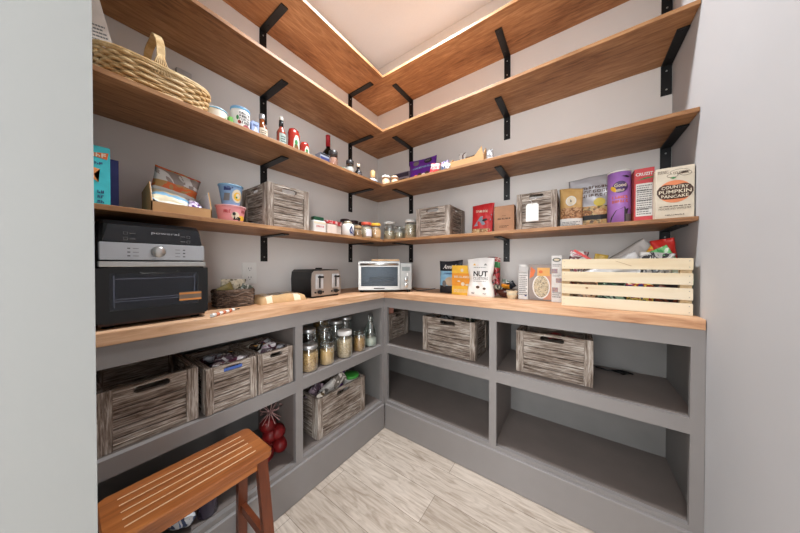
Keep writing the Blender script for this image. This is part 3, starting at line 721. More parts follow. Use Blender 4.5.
# ------------------------------------------------------------ worktop, back wall
def bands(*bs):
    """bs: (v_limit, index) from the bottom upwards"""
    def fn(u, v):
        for lim, i in bs:
            if v < lim: return i
        return bs[-1][1]
    return fn
DARK = M('charcoal_film', (34, 36, 44), .4)
t, s = pouch('snack_bag', 'black and light blue snack bag standing on the worktop right of the toaster oven', 'bag', (.765, -.175, CT), 0, .158, .05, .208, bands((.24, 0), (.68, 1), (1.1, 0)), [DARK, LBLUE], seed=3)
text(t, 'Annie\'s', 0, .168, .098, .028, PAPER, s, bold=.02, shear=.3); scrawl(t, -.01, .124, .06, .010, NAVY, s, 2, 8)
decal(t, 'ell', .0, .075, .06, .055, M('beige_biscuit', (196, 176, 150), .6), s); decal(t, 'ell', -.035, .06, .03, .04, GINK, s, 2)
t, s = carton('cereal_box', 'yellow cardboard food box standing between the black snack bag and white nut bag', 'box', (.866, -.222, CT), 0, .128, .045, .176, YELLOW, M('yellow_side', (206, 160, 60), .5))
decal(t, 'rect', 0, .092, .127, .075, M('amber_print', (228, 150, 44), .5), s); decal(t, 'ell', .0, .147, .018, .02, CREAM, s); scrawl(t, 0, .108, .1, .013, CREAM, s, 2, 9); decal(t, 'ell', .005, .066, .022, .022, CREAM, s, 2)
decal(t, 'ell', .035, .062, .03, .012, CREAM, s, 2); decal(t, 'ell', -.02, .082, .02, .008, CREAM, s, 2); lines(t, 0, .025, .1, .02, 3, CREAM, s)
WF = M('white_film', (236, 233, 230), .35, var=.02)
t, s = pouch('nut_bag', 'white bag of nut clusters standing beside the yellow box on the worktop', 'bag', (.976, -.245, CT), 0, .155, .055, .215, bands((2, 0)), [WF], seed=5, waist=.14, wav=.0018)
text(t, 'NUT', .006, .130, .078, .030, INK, s, bold=.03); text(t, 'CLUSTERS', .006, .104, .08, .014, INK, s); lines(t, 0, .088, .07, .006, 1, GINK, s); lines(t, 0, .165, .07, .006, 1, GINK, s)
for x, c_ in ((-.032, YELLOW), (-.004, ORANGE), (.03, GINK)): decal(t, 'poly', x, .182, .02, .012, c_, s, poly=[(-.5, -.4), (.5, -.4), (.1, .5)])
for x, z, q in ((-.008, .055, .02), (.028, .048, .016)): decal(t, 'ell', x, z, q, q*.8, BROWN, s)
scrawl(t, -.035, .02, .02, .008, INK, s, 2, 3); scrawl(t, .03, .02, .02, .007, GINK, s, 2, 3)
t, s = pouch('snack_bag', 'red and green speckled bag mostly hidden behind the white nut bag', 'bag', (1.022, -.145, CT), 0, .075, .04, .222, bands((.75, 0), (.9, 1), (2, 0)), [film('red_patch_film', [(172, 40, 50), (226, 200, 190), (190, 60, 66), (90, 40, 36)], 26), GREEN], seed=7)
t = thing('serving_bowl', 'dark brown bowl heaped with small packets on the worktop beside the nut bag', 'bowl', (1.098, -.185, CT))
MB().lathe([(.026, 0), (.028, .004), (.05, .022), (.058, .044), (.055, .044), (.047, .024), (.001, .008)], seg=32, cap=False).build('bowl_body', M('dark_red_glass', (74, 36, 30), .15), t)
packet('sauce_packet', 'orange packet on top of the dark brown bowl', 'packet', (1.100, -.205, CT+.062), (.5, .1, 0), .045, .028, .008, [M('orange_film', (232, 150, 40), .35)], 2, 'packets in the bowl')
packet('sauce_packet', 'cream and black packet hanging over left rim of the dark bowl', 'packet', (1.062, -.205, CT+.052), (.6, .5, 0), .05, .035, .010, [film('cream_patch', [(226, 216, 196), (60, 60, 54), (200, 190, 170)], 40)], 3, 'packets in the bowl')
packet('sauce_packet', 'black packet at the back of the dark brown bowl', 'packet', (1.118, -.165, CT+.064), (.4, -.6, .3), .05, .04, .010, [DARK], 4, 'packets in the bowl')
packet('sauce_packet', 'white and green packet sticking up behind the orange one in bowl', 'packet', (1.09, -.155, CT+.074), (.2, .3, -.2), .045, .045, .008, [film('green_patch', [(232, 230, 224), (70, 96, 70), (240, 238, 232)], 50)], 6, 'packets in the bowl')
t = thing('paper_cup', 'stack of small cream paper tubs in front of the dark brown bowl', 'tub', (1.140, -.238, CT))
MB().lathe([(.021, 0), (.026, .022), (.028, .024), (.024, .024), (.028, .043), (.030, .045), (.027, .045), (.02, .03)], seg=24, cap=True).build('tub_body', M('cream_paper', (214, 200, 172), .8), t)
t, s = carton('food_carton', 'narrow white carton with folded top on the worktop, left of the round-bowl box', 'box', (1.191, -.195, CT), 0, .046, .05, .145, M('carton_white', (226, 224, 222), .6), M('carton_shade', (214, 212, 210), .6))
m = MB(); m.prismx([(-.025, .1455), (.025, .1455), (.002, .172), (-.002, .172)], -.023, .023); m.box(-.023, -.002, .171, .012, .002, .182); m.build('gable_top', M('carton_white', (226, 224, 222), .6), t)
lines(t, 0, .075, .038, .11, 11, GINK, s); decal(t, 'rect', .012, .02, .01, .008, NAVY, s); decal(t, 'rect', 0, .138, .044, .004, GINK, s)
t, s = carton('cereal_box', 'grey and orange box picturing a round bowl, between two white cartons', 'box', (1.268, -.195, CT), 0, .104, .045, .182, M('grey_brown_print', (150, 138, 132), .5), CREAM)
decal(t, 'rect', .033, .07, .036, .13, M('salmon_print', (206, 146, 118), .5), s); decal(t, 'ell', .005, .07, .078, .122, M('bowl_rim_print', (232, 230, 228), .5), s, 2); decal(t, 'ell', .005, .07, .068, .110, speckle('cereal_print', (196, 176, 140), (120, 110, 96), 260, .6, (216, 204, 176), 0), s, 3)
decal(t, 'rect', .015, .145, .055, .042, M('orange_label_print', (232, 172, 90), .5), s, 4); decal(t, 'ell', .003, .145, .018, .016, ORANGE, s, 5); decal(t, 'poly', -.035, .14, .03, .06, ORANGE, s, 4, poly=[(-.4, -.5), (.2, -.3), (.5, .2), (-.2, .5)])
t, s = carton('spice_box', 'tall narrow white box with brown pictures, standing beside the pale pine crate', 'box', (1.340, -.215, CT), 0, .042, .045, .226, M('carton_white', (226, 224, 222), .6))
decal(t, 'ell', 0, .205, .034, .02, M('dark_green_print', (74, 84, 72), .5), s); decal(t, 'ell', 0, .205, .024, .011, CREAM, s, 2)
for z, x in ((.15, -.008), (.105, .009), (.06, -.006)): decal(t, 'rect', x, z, .024, .022, film('food_print', [(96, 64, 60), (160, 120, 96), (120, 90, 110)], 120), s)
lines(t, 0, .178, .034, .014, 2, GINK, s); lines(t, 0, .128, .034, .01, 2, GINK, s); lines(t, 0, .035, .034, .03, 3, GINK, s)
# pine slatted crate
PINE = wood('pale_pine', [(186, 152, 108), (212, 188, 150), (224, 206, 174), (230, 216, 190)], 'x', (2.2, 26, 26), .6, .05, 5, (.22, .58), .5)
PINEZ = wood('pale_pine_upright', [(170, 134, 92), (196, 166, 124), (210, 184, 146)], 'z', (2.5, 26, 26), .6, .05, 6, (.3, .65))
PW, PD, PH = .388, .225, .205
t = thing('slatted_crate', 'pale pine slatted crate full of snack bags on the right end of the worktop', 'crate', (1.365+PW/2, -.34+PD/2, CT), 0)
sl = .042; gap = (PH-4*sl)/3-.0002
for k in range(4):
    z = .001+k*(sl+gap)
    MB().box(-PW/2, -PD/2, z, PW/2, -PD/2+.010, z+sl, bev=.001).build('front_slat', PINE, t)
    MB().box(-PW/2, PD/2-.010, z, PW/2, PD/2, z+sl, bev=.001).build('back_slat', PINE, t)
for sx in (-1, 1):
    a, b_ = sorted((sx*PW/2*.998, sx*(PW/2-.012))); MB().box(a, -PD/2+.0105, .001, b_, PD/2-.0105, PH-.004).build('end_board', PINEZ, t)
    a, b_ = sorted((sx*(PW/2-.0125), sx*(PW/2-.03)))
    for sy in (-1, 1):
        c_, d_ = sorted((sy*(PD/2-.0105), sy*(PD/2-.03))); MB().box(a, c_, .008, b_, d_, PH-.006).build('corner_post', PINEZ, t)
for k in range(4):
    for sx in (-1, 1):
        for dz in (.010, .032): MB().lathe([(.0013, 0), (.0013, .0006)], seg=8).build('nail', GINK, t, (sx*(PW/2-.009), -PD/2-.0001, .001+k*(sl+gap)+dz), (PI/2, 0, 0))
MB().box(-PW/2+.013, -PD/2+.011, .001, PW/2-.013, PD/2-.011, .007).build('bottom_board', PINE, t)
# knots on slats
decal(t, 'ell', -.105, .001+1*(sl+gap)+.028, .010, .006, M('knot_brown', (140, 96, 56), .6), lambda x, z: -PD/2, name='knot')
decal(t, 'poly', .01, .001+3*(sl+gap)+.022, .05, .022, M('knot_brown', (140, 96, 56), .6), lambda x, z: -PD/2, name='knot', poly=[(-.5, .5), (-.45, .5), (.5, -.4), (.45, -.42)])
cx, cy = 1.365+PW/2, -.34+PD/2
RS = M('red_film', (196, 42, 34), .35)
G = 'snack bags in the pine crate'
packet('snack_bag', 'pink and white crumpled bag at the left end of the pine crate', 'bag', (cx-.145, cy-.02, CT+.145), (.1, .15, 0), .07, .20, .03, [film('pink_white', [(232, 222, 220), (206, 120, 140), (240, 236, 232), (110, 60, 60)], 30)], 11, G)
MB_ = MB().box(-.005, -.002, -.04, .005, .002, .04).build('plastic_stick', RS, None, (cx-.118, cy-.085, CT+.222), (.1, -.95, 0)); tag(MB_, 'red flat plastic strip poking out of the pine crate', 'strip')
packet('snack_bag', 'small yellow bag just behind the white plastic bag in pine crate', 'bag', (cx-.062, cy+.03, CT+.155), (.0, .2, 0), .05, .15, .02, [M('yellow_film', (206, 170, 66), .35)], 12, G)
packet('plastic_bag', 'large grey translucent plastic bag rising in the middle of the pine crate', 'bag', (cx+.02, cy+.02, CT+.150), (.05, .95, 0), .16, .27, .07, [M('grey_plastic_bag', (186, 180, 176), .3, var=.1, scale=8)], 13, G)
packet('plastic_bag', 'white plastic bag in front of the grey bag in pine crate', 'bag', (cx-.02, cy-.045, CT+.135), (.0, 1.1, 0), .12, .22, .05, [M('white_plastic_bag', (232, 230, 230), .3, var=.05, scale=8)], 14, G)
packet('snack_bag', 'orange and yellow bag sticking up left of the red one in pine crate', 'bag', (cx+.100, cy+.0, CT+.180), (.0, .5, .1), .07, .17, .03, [film('orange_yellow', [(226, 110, 40), (230, 190, 60), (206, 60, 40)], 18)], 15, G)
packet('snack_bag', 'bright red bag at the highest point of the pine crate contents', 'bag', (cx+.150, cy+.0, CT+.195), (.0, -.15, 0), .07, .18, .03, [RS], 16, G)
packet('snack_bag', 'green bag at the right end of the pine crate', 'bag', (cx+.160, cy-.045, CT+.172), (.0, -.5, 0), .05, .17, .03, [film('green_white', [(70, 150, 84), (120, 190, 120), (210, 226, 206)], 20)], 17, G)
packet('snack_bag', 'silver and black foil bag in front of the red bag in pine crate', 'bag', (cx+.105, cy-.055, CT+.140), (.0, .1, 0), .10, .18, .04, [film('foil_patch', [(206, 204, 200), (60, 60, 62), (190, 188, 186), (232, 230, 228)], 22, .25)], 18, G)
for k, (dx, dz, ms, lb) in enumerate(((-.11, .05, [film('low_red', [(150, 50, 34), (96, 70, 50), (206, 160, 120)], 30)], 'brown and red packet low at left, seen through the pine slats'), (-.02, .055, [film('low_green', [(34, 90, 54), (20, 40, 30), (160, 190, 160)], 30)], 'dark green packet seen through the pine slats'), (.07, .05, [film('low_blue', [(40, 60, 120), (150, 30, 34), (220, 190, 80), (30, 30, 36)], 34)], 'blue, red and yellow packet seen through the pine slats'), (.135, .06, [film('low_dark', [(80, 24, 26), (30, 22, 22), (120, 60, 40)], 26)], 'dark red packet low at right, seen through the pine slats'))):
    packet('snack_bag', lb, 'bag', (cx+dx, cy-.07, CT+dz+.012), (0, PI/2, 0), .10, .10, .035, ms, 20+k, G)

# ------------------------------------------------------------ lowest shelf, left wall
t, s = carton('cracker_box', 'turquoise cracker box at the left end of the lowest shelf', 'box', (.185, -1.5785, S1), LW, .062, .12, .182, TEAL, M('teal_side', (50, 160, 176), .5))
decal(t, 'poly', 0, .155, .056, .026, ORANGE, s, poly=[(-.5, -.3), (-.4, .3), (0, .2), (.5, .4), (.45, -.4), (0, -.25)]); scrawl(t, .002, .155, .044, .012, CREAM, s, 3, 4)
scrawl(t, 0, .13, .035, .008, NAVY, s, 2, 4); decal(t, 'poly', -.004, .095, .03, .045, M('cracker_orange', (236, 150, 84), .6), s, poly=[(-.5, .5), (.5, .4), (.1, 0), (.4, -.5), (-.3, -.1)])
for z in (.045, .03, .015): scrawl(t, .012, z, .014, .009, NAVY, s, 2, 2, int(z*1000))
t, s = carton('food_box', 'plain dark blue box behind the turquoise cracker box', 'box', (.075, -1.560, S1), LW, .08, .14, .178, M('dark_blue_card', (64, 70, 140), .6))
# display tray
t = thing('cardboard_tray', 'tan cardboard display tray of snack packets on the lowest left shelf', 'tray', (.20, -1.380, S1), LW)
TWd, TDp = .166, .155
prof = [(-TDp/2, 0), (TDp/2, 0), (TDp/2, .088), (-TDp/2+.03, .105), (-TDp/2, .036)]
for sx in (-1, 1):
    a, b_ = sorted((sx*TWd/2, sx*(TWd/2-.003))); MB().prismx(prof, a, b_).build('side_wall', KRAFTL, t)
    a, b_ = sorted((sx*(TWd/2-.0031), sx*(TWd/2-.0041))); MB().prismx([(y*.97, z*.97+.002) for y, z in prof], a, b_).build('side_lining', PAPER, t)
MB().box(-TWd/2, -TDp/2, 0, TWd/2, -TDp/2+.003, .035).build('front_wall', KRAFTL, t); MB().box(-TWd/2+.0045, TDp/2-.003, 0, TWd/2-.0045, TDp/2, .088).build('back_wall', KRAFTL, t)
MB().box(-TWd/2+.0045, -TDp/2+.0032, 0, TWd/2-.0045, TDp/2-.0032, .003).build('bottom', KRAFTL, t)
G = 'packets in the cardboard tray'
packet('chip_bag', 'silver and orange snack bag standing at the back of the cardboard tray', 'bag', (.170, -1.378, S1+.118), (-.10, .20, LW), .138, .122, .035, [film('silver_foil', [(196, 194, 194), (160, 150, 146), (222, 220, 218)], 10, .25), film('orange_crisp', [(200, 70, 36), (196, 150, 90), (226, 110, 50)], 22)], 31, G)
packet('cookie_packet', 'cream and pale blue packet lying across the cardboard tray', 'packet', (.212, -1.395, S1+.062), (-.9, .22, LW), .12, .085, .03, [M('cream_film', (232, 218, 186), .4), LBLUE], 32, G)
packet('cookie_packet', 'purple striped packet at the right end of the cardboard tray', 'packet', (.232, -1.335, S1+.046), (-.9, .4, LW), .05, .07, .02, [film('purple_stripe', [(126, 70, 150), (220, 206, 226), (104, 50, 130)], 40)], 33, G)
packet('cookie_packet', 'white packet at the front of the cardboard tray', 'packet', (.250, -1.39, S1+.032), (-1.0, .1, LW), .12, .05, .02, [M('milky_film', (236, 230, 220), .4)], 34, G)
# noodle bowl and cup
def cupthing(name, label, loc, r0, r1, h, mats, rim, cat='tub', rz=LW, fn=None, lid=None):
    t = thing(name, label, cat, loc, rz)
    n = 8; m = MB(); m.lathe([(r0+(r1-r0)*k/n, h*k/n) for k in range(n+1)], seg=32, mis=[(fn(k) if fn else 0) for k in range(n)]); m.build('tub_body', mats, t)
    MB().lathe([(r1*1.0, h-.003), (r1*1.05, h-.002), (r1*1.05, h+.0015), (r1*.98, h+.002)], seg=32).build('rim', rim, t)
    return t, (lambda x, z: -math.sqrt(max(1e-8, (r0+(r1-r0)*z/h+.0004)**2-min(x*x, .9*r1*r1))))
t, s = cupthing('noodle_bowl', 'pink instant noodle bowl with drawings, under the blue noodle cup', (.205, -1.207, S1), .043, .054, .070, [PINK], M('pink_rim', (226, 176, 180), .5), cat='bowl')
decal(t, 'ell', .0, .03, .03, .03, CREAM, s); decal(t, 'ell', -.006, .036, .012, .014, INK, s, 2); decal(t, 'ell', .026, .022, .03, .02, YELLOW, s, 1); scrawl(t, -.028, .045, .022, .012, RED, s, 3, 3); scrawl(t, .034, .05, .024, .012, DRED, s, 3, 4); decal(t, 'poly', .006, .02, .03, .02, INK, s, 2, poly=[(-.5, -.4), (-.3, .5), (-.2, -.2), (.1, .3), (.2, -.5), (.5, .1), (.4, -.5)])
t, s = cupthing('noodle_cup', 'blue and white instant noodle cup stacked on top of the pink bowl', (.205, -1.207, S1+.0725), .031, .044, .086, [M('cup_blue', (128, 160, 196), .5), PAPER, NAVY], LBLUE, cat='cup', fn=lambda k: 0 if k > 5 else 0)
decal(t, 'ell', .012, .042, .042, .055, CREAM, s); decal(t, 'ell', .012, .04, .03, .036, YELLOW, s, 2); decal(t, 'ell', .014, .042, .018, .022, CREAM, s, 3); decal(t, 'ell', .008, .036, .008, .008, GREEN, s, 4); decal(t, 'rect', -.024, .066, .02, .01, NAVY, s, 2); scrawl(t, -.02, .072, .03, .009, NAVY, s, 3, 4); decal(t, 'rect', -.024, .035, .016, .03, GINK, s)
m = MB(); m.lathe([(.0455, .088), (.0455, .0895), (.001, .0915)], seg=32); m.build('foil_lid', STEEL, t)
crate('grey weathered crate on the lowest left shelf beside the noodle cup', (.15, -.983, S1), LW, .212, .262, .2)
# row of groceries to the corner
def pos(x, y, z=S1): return (x, y, z)
t = thing('snack_pouch', 'white flat packet with a dark green top, right of the left-wall crate', 'packet', pos(.215, -.775), LW)
MB().box(-.042, -.02, 0, .042, .02, .074, bev=.006).build('pack_body', PAPER, t); MB().box(-.034, -.016, .0745, .030, .016, .095, bev=.003).build('green_top', DGREEN, t)
decal(t, 'rect', 0, .06, .08, .012, CREAM, lambda x, z: -.0203); scrawl(t, 0, .04, .05, .010, RED, lambda x, z: -.0203, 2, 6)
for yy, lb, nm in ((-.685, 'white tub with strawberry red top beside the green-topped packet', 'A'), (-.618, 'white tub with red patterned top, next to the blue-printed canister', 'B')):
    t = thing('dessert_tub', lb, 'tub', pos(.205 if nm == 'A' else .17, yy), LW)
    MB().box(-.036, -.026, 0, .036, .026, .066, bev=.006).build('tub_body', M('tub_white', (228, 214, 204), .5), t)
    MB().box(-.038, -.028, .0665, .038, .028, .086 if nm == 'A' else .094, bev=.004).build('lid', film('strawberry_print', [(206, 60, 66), (232, 190, 190), (196, 46, 54)], 40), t)
t = thing('shaker_can', 'white canister with blue plant print and silver top on lowest shelf', 'canister', pos(.225, -.556), LW)
MB().lathe([(.036, 0), (.038, .004), (.038, .074), (.03, .082)], seg=28).build('can_body', PAPER, t); MB().lathe([(.027, .0825), (.027, .094), (.02, .1), (.001, .101)], seg=24).build('silver_top', M('pale_gold', (206, 196, 170), .35, .7), t)
s = cylsurf(.0386)
for k, (x, z, a) in enumerate(((-.012, .03, .3), (0, .042, 0), (.013, .03, -.3), (.004, .02, .9), (-.008, .055, -.5))): decal(t, 'ell', x, z, .009, .034, NAVY, s, rot=a)
for yy, xx, lb, cm in ((-.455, .085, 'dark-lidded jar of red preserve nearest the silver-topped canister', DRED), (-.375, .09, 'dark-lidded jar of red preserve, middle of the three at the back', DRED), (-.29, .10, 'dark-lidded jar of brown preserve nearest the corner', BROWN)):
    jar(lb, pos(xx, yy), .036, .142, M('dark_red_lid', (52, 22, 26), .35), cm, .8, LW, group='dark-lidded jars at the back')
jar('short glass jar of tan spice without label, beside the blue-printed canister', pos(.225, -.468), .028, .082, M('tan_lid', (176, 146, 108), .6), speckle('tan_spice', (196, 160, 116), (160, 120, 80), 300), .95, LW)
jar('spice jar with orange-red lid and white label', pos(.240, -.402), .036, .112, M('orange_red_lid', (206, 84, 62), .4), M('jar_cream', (206, 190, 166), .6), .95, LW, labelmat=M('label_white', (230, 228, 236), .6), neck=.92)
jar('spice jar with yellow lid and tan contents, near the shelf corner', pos(.262, -.328), .034, .114, M('yellow_lid', (232, 176, 56), .4), M('tan_powder', (206, 166, 118), .7), .95, LW, labelmat=M('tan_label', (206, 170, 128), .6), neck=.92)
GRAIN = speckle('pale_grain', (214, 202, 178), (150, 132, 104), 220, .7, (190, 174, 146))
jar('clear jar with white lid and pale grain right at shelf corner', pos(.290, -.205), .046, .138, WHITE, GRAIN, .55, 0)
jar('short clear clip-top jar of grain between two taller jars', pos(.388, -.215), .037, .095, GLASS, speckle('mid_grain', (196, 186, 160), (130, 120, 96), 220), .6, 0, clip=True)
jar('clear jar full of pale grain with white lid, beside the small grey crate', pos(.474, -.20), .045, .135, WHITE, GRAIN, .8, 0)
jar('clear jar partly hidden behind the short clip-top jar', pos(.43, -.09), .038, .115, GLASS, GRAIN, .5, 0, clip=True)
crate('small grey weathered crate on the lowest shelf of the back wall beside the jars', (.678, -.145, S1), 0, .236, .245, .185)
# lowest shelf back wall groceries
t, s = pouch('snack_bag', 'red snack bag with blue-grey picture leaning beside the plain brown box', 'bag', (.958, -.165, S1), 0, .128, .05, .180, bands((.2, 1), (2, 0)), [RED, speckle('cluster_print', (220, 200, 160), (120, 84, 50), 120, .6, (190, 150, 100), .1)], seed=9, rot=(0, .05, 0))
decal(t, 'poly', .006, .085, .10, .07, M('steel_blue_print', (130, 142, 158), .4), s, poly=[(-.5, -.5), (-.15, .3), (.5, .5), (.45, 0), (.1, -.4)]); decal(t, 'ell', .018, .085, .032, .014, INK, s, 2, rot=.3); scrawl(t, -.002, .138, .07, .013, CREAM, s, 2, 7); decal(t, 'poly', .045, .05, .03, .08, RED, s, 3, poly=[(-.3, -.5), (.5, -.5), (.5, .5), (.2, .3)])
t, s = carton('food_box', 'plain brown cardboard box with small dark lettering on the lowest back shelf', 'box', (1.090, -.175, S1), 0, .104, .05, .150, M('brown_card', (188, 142, 110), .75))
scrawl(t, 0, .078, .068, .008, INK, s, 2, 9); lines(t, 0, .035, .05, .014, 2, BROWN, s); lines(t, 0, .095, .02, .004, 1, BROWN, s)
crate('grey weathered crate with a white hanging tag on the lowest back shelf', (1.254, -.15, S1), 0, .174, .235, .180)
t = thing('gift_tag', 'blank white tag hanging on the front of the small crate', 'tag', (1.238, -.2712, S1+.084), 0)
MB().prism([(-.028, -.045), (.028, -.045), (.028, .034), (.02, .043), (-.02, .043), (-.028, .034)], -.0012, 0).build('card', PAPER, t)
MB().tube([(0, -.0015, .036), (-.002, -.003, .05), (-.012, -.003, .058), (.012, -.003, .062), (.02, -.002, .066)], .0014, 6).build('string', PAPER, t)
packet('plastic_wrap', 'clear plastic wrap lying over the top of the tagged crate', 'wrap', (1.245, -.20, S1+.184), (-1.45, 0, 0), .13, .10, .012, [glassy('crinkled_film', (.88, .88, .88), .35, .2)], 41)
t, s = pouch('granola_pouch', 'kraft paper pouch with round white sticker and clear window', 'bag', (1.395, -.195, S1), 0, .094, .045, .188, lambda u, v: 2 if v < .22 else (1 if v < .5 else 0), [M('kraft_foil', (196, 156, 96), .45), speckle('granola', (200, 160, 120), (110, 70, 40), 160, .6, (170, 120, 80), .2), PAPER], seed=12)
decal(t, 'ell', 0, .128, .042, .048, PAPER, s); decal(t, 'ell', 0, .128, .034, .040, CREAM, s, 2); scrawl(t, 0, .128, .007, .013, INK, s, 3, 1); lines(t, 0, .02, .07, .02, 3, GINK, s)
SILVF = M('silver_grey_film', (186, 184, 188), .3, .2, var=.06, scale=15)
t, s = pouch('trail_mix_bag', 'large silver grey bag of nut mix behind the kraft pouch', 'bag', (1.478, -.105, S1), 0, .190, .06, .252, bands((2, 0)), [SILVF], seed=14)
for k, (w_, z) in enumerate(((.085, .20), (.10, .18), (.09, .16))): scrawl(t, .01, z, w_*1.15, .013, BROWN, s, 2, 8-k, k+3)
decal(t, 'rect', 0, .055, .145, .105, speckle('nut_mix_print', (196, 140, 80), (70, 44, 36), 110, .5, (220, 190, 130), .1), s); decal(t, 'ell', .028, .125, .045, .04, M('lemon_print', (222, 200, 90), .5), s, 2)
decal(t, 'rect', -.0, .052, .13, .022, INK, s, 2); decal(t, 'ell', -.03, .075, .06, .028, speckle('nut_mix_print2', (206, 150, 90), (120, 70, 40), 150, .5, None, .1), s, 3); decal(t, 'ell', .03, .078, .05, .03, speckle('nut_mix_print3', (190, 120, 70), (226, 190, 140), 150, .5, None, .1), s, 3)
packet('snack_bag', 'brown twisted bag top peeking out behind the silver nut mix bag', 'bag', (1.428, -.045, S1+.16), (0, .15, 0), .10, .20, .03, [M('brown_twist_film', (170, 136, 104), .5)], 43)
# purple canister
t = thing('snack_canister', 'tall purple snack canister with white rim and black cat on it', 'canister', (1.572, -.165, S1), 0)
MB().lathe([(.0405, 0), (.0405, .232)], seg=40).build('tube_body', M('canister_lilac', (184, 130, 214), .45), t); MB().lathe([(.042, .2325), (.042, .240), (.040, .242), (.001, .242)], seg=40).build('lid', PAPER, t)
MB().lathe([(.042, -.0), (.042, .006)], seg=40).build('bottom_rim', STEEL, t)
s = cylsurf(.0411)
decal(t, 'ell', .0, .165, .052, .052, M('dark_purple_print', (84, 60, 110), .5), s); text(t, 'Good', .0, .173, .040, .016, CREAM, s, 3, bold=.02); scrawl(t, .0, .150, .030, .011, CREAM, s, 3, 4); decal(t, 'ell', -.022, .158, .014, .03, YELLOW, s, 2, rot=.5)
scrawl(t, 0, .120, .052, .012, ORANGE, s, 2, 6, 2); scrawl(t, 0, .102, .054, .012, ORANGE, s, 2, 6, 5)
decal(t, 'poly', -.002, .04, .062, .075, M('charcoal_print', (60, 58, 62), .5), s, 2, poly=[(-.5, -.5), (-.45, -.1), (-.2, .3), (.1, .38), (.3, .5), (.35, .35), (.5, .42), (.45, .2), (.25, .05), (.3, -.5)])
decal(t, 'poly', .018, .208, .03, .012, INK, s, 2, poly=[(-.5, .3), (.1, .5), (.5, 0), (.2, -.4), (-.2, 0)]); decal(t, 'rect', .028, .03, .018, .032, GINK, s, 3)
# red box
t, s = carton('candy_box', 'tall red box with white nutrition panel beside the purple canister', 'box', (1.643, -.150, S1), 0, .060, .165, .222, M('red_card', (200, 62, 66), .5), M('red_side_print', (196, 88, 60), .5))
text(t, 'CRUZIT', 0, .198, .052, .013, PAPER, s, bold=.03); decal(t, 'poly', 0, .178, .05, .014, GREEN, s, poly=[(-.5, -.4), (.5, .1), (.5, .5), (0, .3)]); decal(t, 'rect', 0, .092, .050, .135, PAPER, s); lines(t, 0, .092, .044, .125, 14, GINK, s, seed=4)
for z in (.16, .12, .085): decal(t, 'rect', 0, z-.03, .046, .0022, INK, s, 3)
packet('snack_bag', 'thin yellow and red packet squeezed between purple canister and red box', 'packet', (1.607, -.085, S1+.115), (0, 0, 1.35), .07, .232, .006, [film('yellow_red', [(226, 170, 70), (190, 60, 50), (240, 220, 160)], 30)], 44)
# pumpkin pancake box
t, s = carton('pancake_mix_box', 'cream box lettered country pumpkin pancake at the right end of lowest shelf', 'box', (1.7165, -.267, S1), 0, .100, .045, .192, M('cream_card', (208, 196, 176), .7))
PB = M('pumpkin_brown', (74, 52, 40), .7)
decal(t, 'ell', 0, .100, .088, .084, M('pumpkin_orange', (216, 128, 84), .6), s); decal(t, 'poly', 0, .100, .094, .056, PB, s, 2, poly=[(-.5, -.1), (-.5, .15), (-.42, .38), (-.28, .5), (0, .42), (.28, .5), (.42, .38), (.5, .15), (.5, -.1), (.42, -.38), (.28, -.5), (0, -.42), (-.28, -.5), (-.42, -.38)])
text(t, 'COUNTRY', 0, .114, .070, .011, CREAM, s, 4, bold=.01, arc=.003); text(t, 'PUMPKIN', 0, .099, .084, .013, CREAM, s, 4, bold=.01); text(t, 'PANCAKE', 0, .084, .070, .011, CREAM, s, 4, bold=.01, arc=-.003)
lines(t, 0, .045, .080, .006, 1, PB, s, 3, 7); text(t, 'PANCAKE AND WAFFLE MIX', 0, .036, .084, .008, PB, s, 3); scrawl(t, 0, .012, .05, .004, PB, s, 3, 12)
for cxx, cz, w_, h_ in ((.012, .172, .05, .020), (-.006, .160, .03, .014), (.028, .164, .03, .018)):
    decal(t, 'ell', cxx, cz, w_, h_, PB, s, 1); decal(t, 'ell', cxx, cz, w_-.0025, h_-.0025, M('cream_card', (208, 196, 176), .7), s, 2)
scrawl(t, .016, .168, .040, .010, PB, s, 4, 8); lines(t, -.030, .176, .03, .012, 3, PB, s); decal(t, 'poly', -.004, .151, .018, .008, GREEN, s, 3, poly=[(-.5, 0), (0, .5), (.5, 0), (0, -.5)])
# ------------------------------------------------------------ second shelf, left wall
t, PP = woven('wicker_basket', 'pale wicker basket with tall hoop handle at the left end of second shelf', (.168, -1.438, S2), LW, .152, .120, .098, WICKL, rows=10, n=30, rim=.006, strand=.0066, taper=.12, amp=.004)
m = MB(); hp = []
for k in range(25):
    a = PI*k/24; hp.append((.002*math.sin(5*a), -.112*math.cos(a), .098+.150*math.sin(a)**.65+.002))
m.tube(hp, .003, flat=(.005, .021), up=(1, 0, 0)); m.build('hoop_handle', WICKL, t)
for sy in (-1, 1):
    m = MB()
    for k in range(-3, 4): m.tube([(k*.008, sy*.121, .070), (k*.004, sy*.118, .118), (k*.001, sy*.112, .142)], .0028, 6)
    m.build('handle_binding', WICKL, t)
o = MB().obox((0, 0, 0), (.050, .006, .24)).build('paper_packet', M('white_packet_paper', (238, 228, 220), .7), None, (.19, -1.578, S2+.155), (0.05, .42, LW)); 
o.rotation_euler = (0.05, -.22, LW); o.location = (.20, -1.566, S2+.165); tag(o, 'white printed paper packet leaning out of the wicker basket', 'packet')
for z in (-.02, .0, .02): pass
lines(o, 0, -.02, .036, .08, 8, GINK, lambda x, z: -.0032)
t = thing('wall_sensor', 'small pale grey box on the wall just behind the wicker basket', 'sensor', (0, -1.315, 1.925), LW)
MB().box(-.026, -.02, -.016, .026, -.0005, .016, bev=.002).build('case', M('pale_grey_plastic', (190, 188, 188), .5), t); MB().box(-.022, -.019, -.021, .026, -.002, -.0165).build('dark_underside', BPLAST, t)
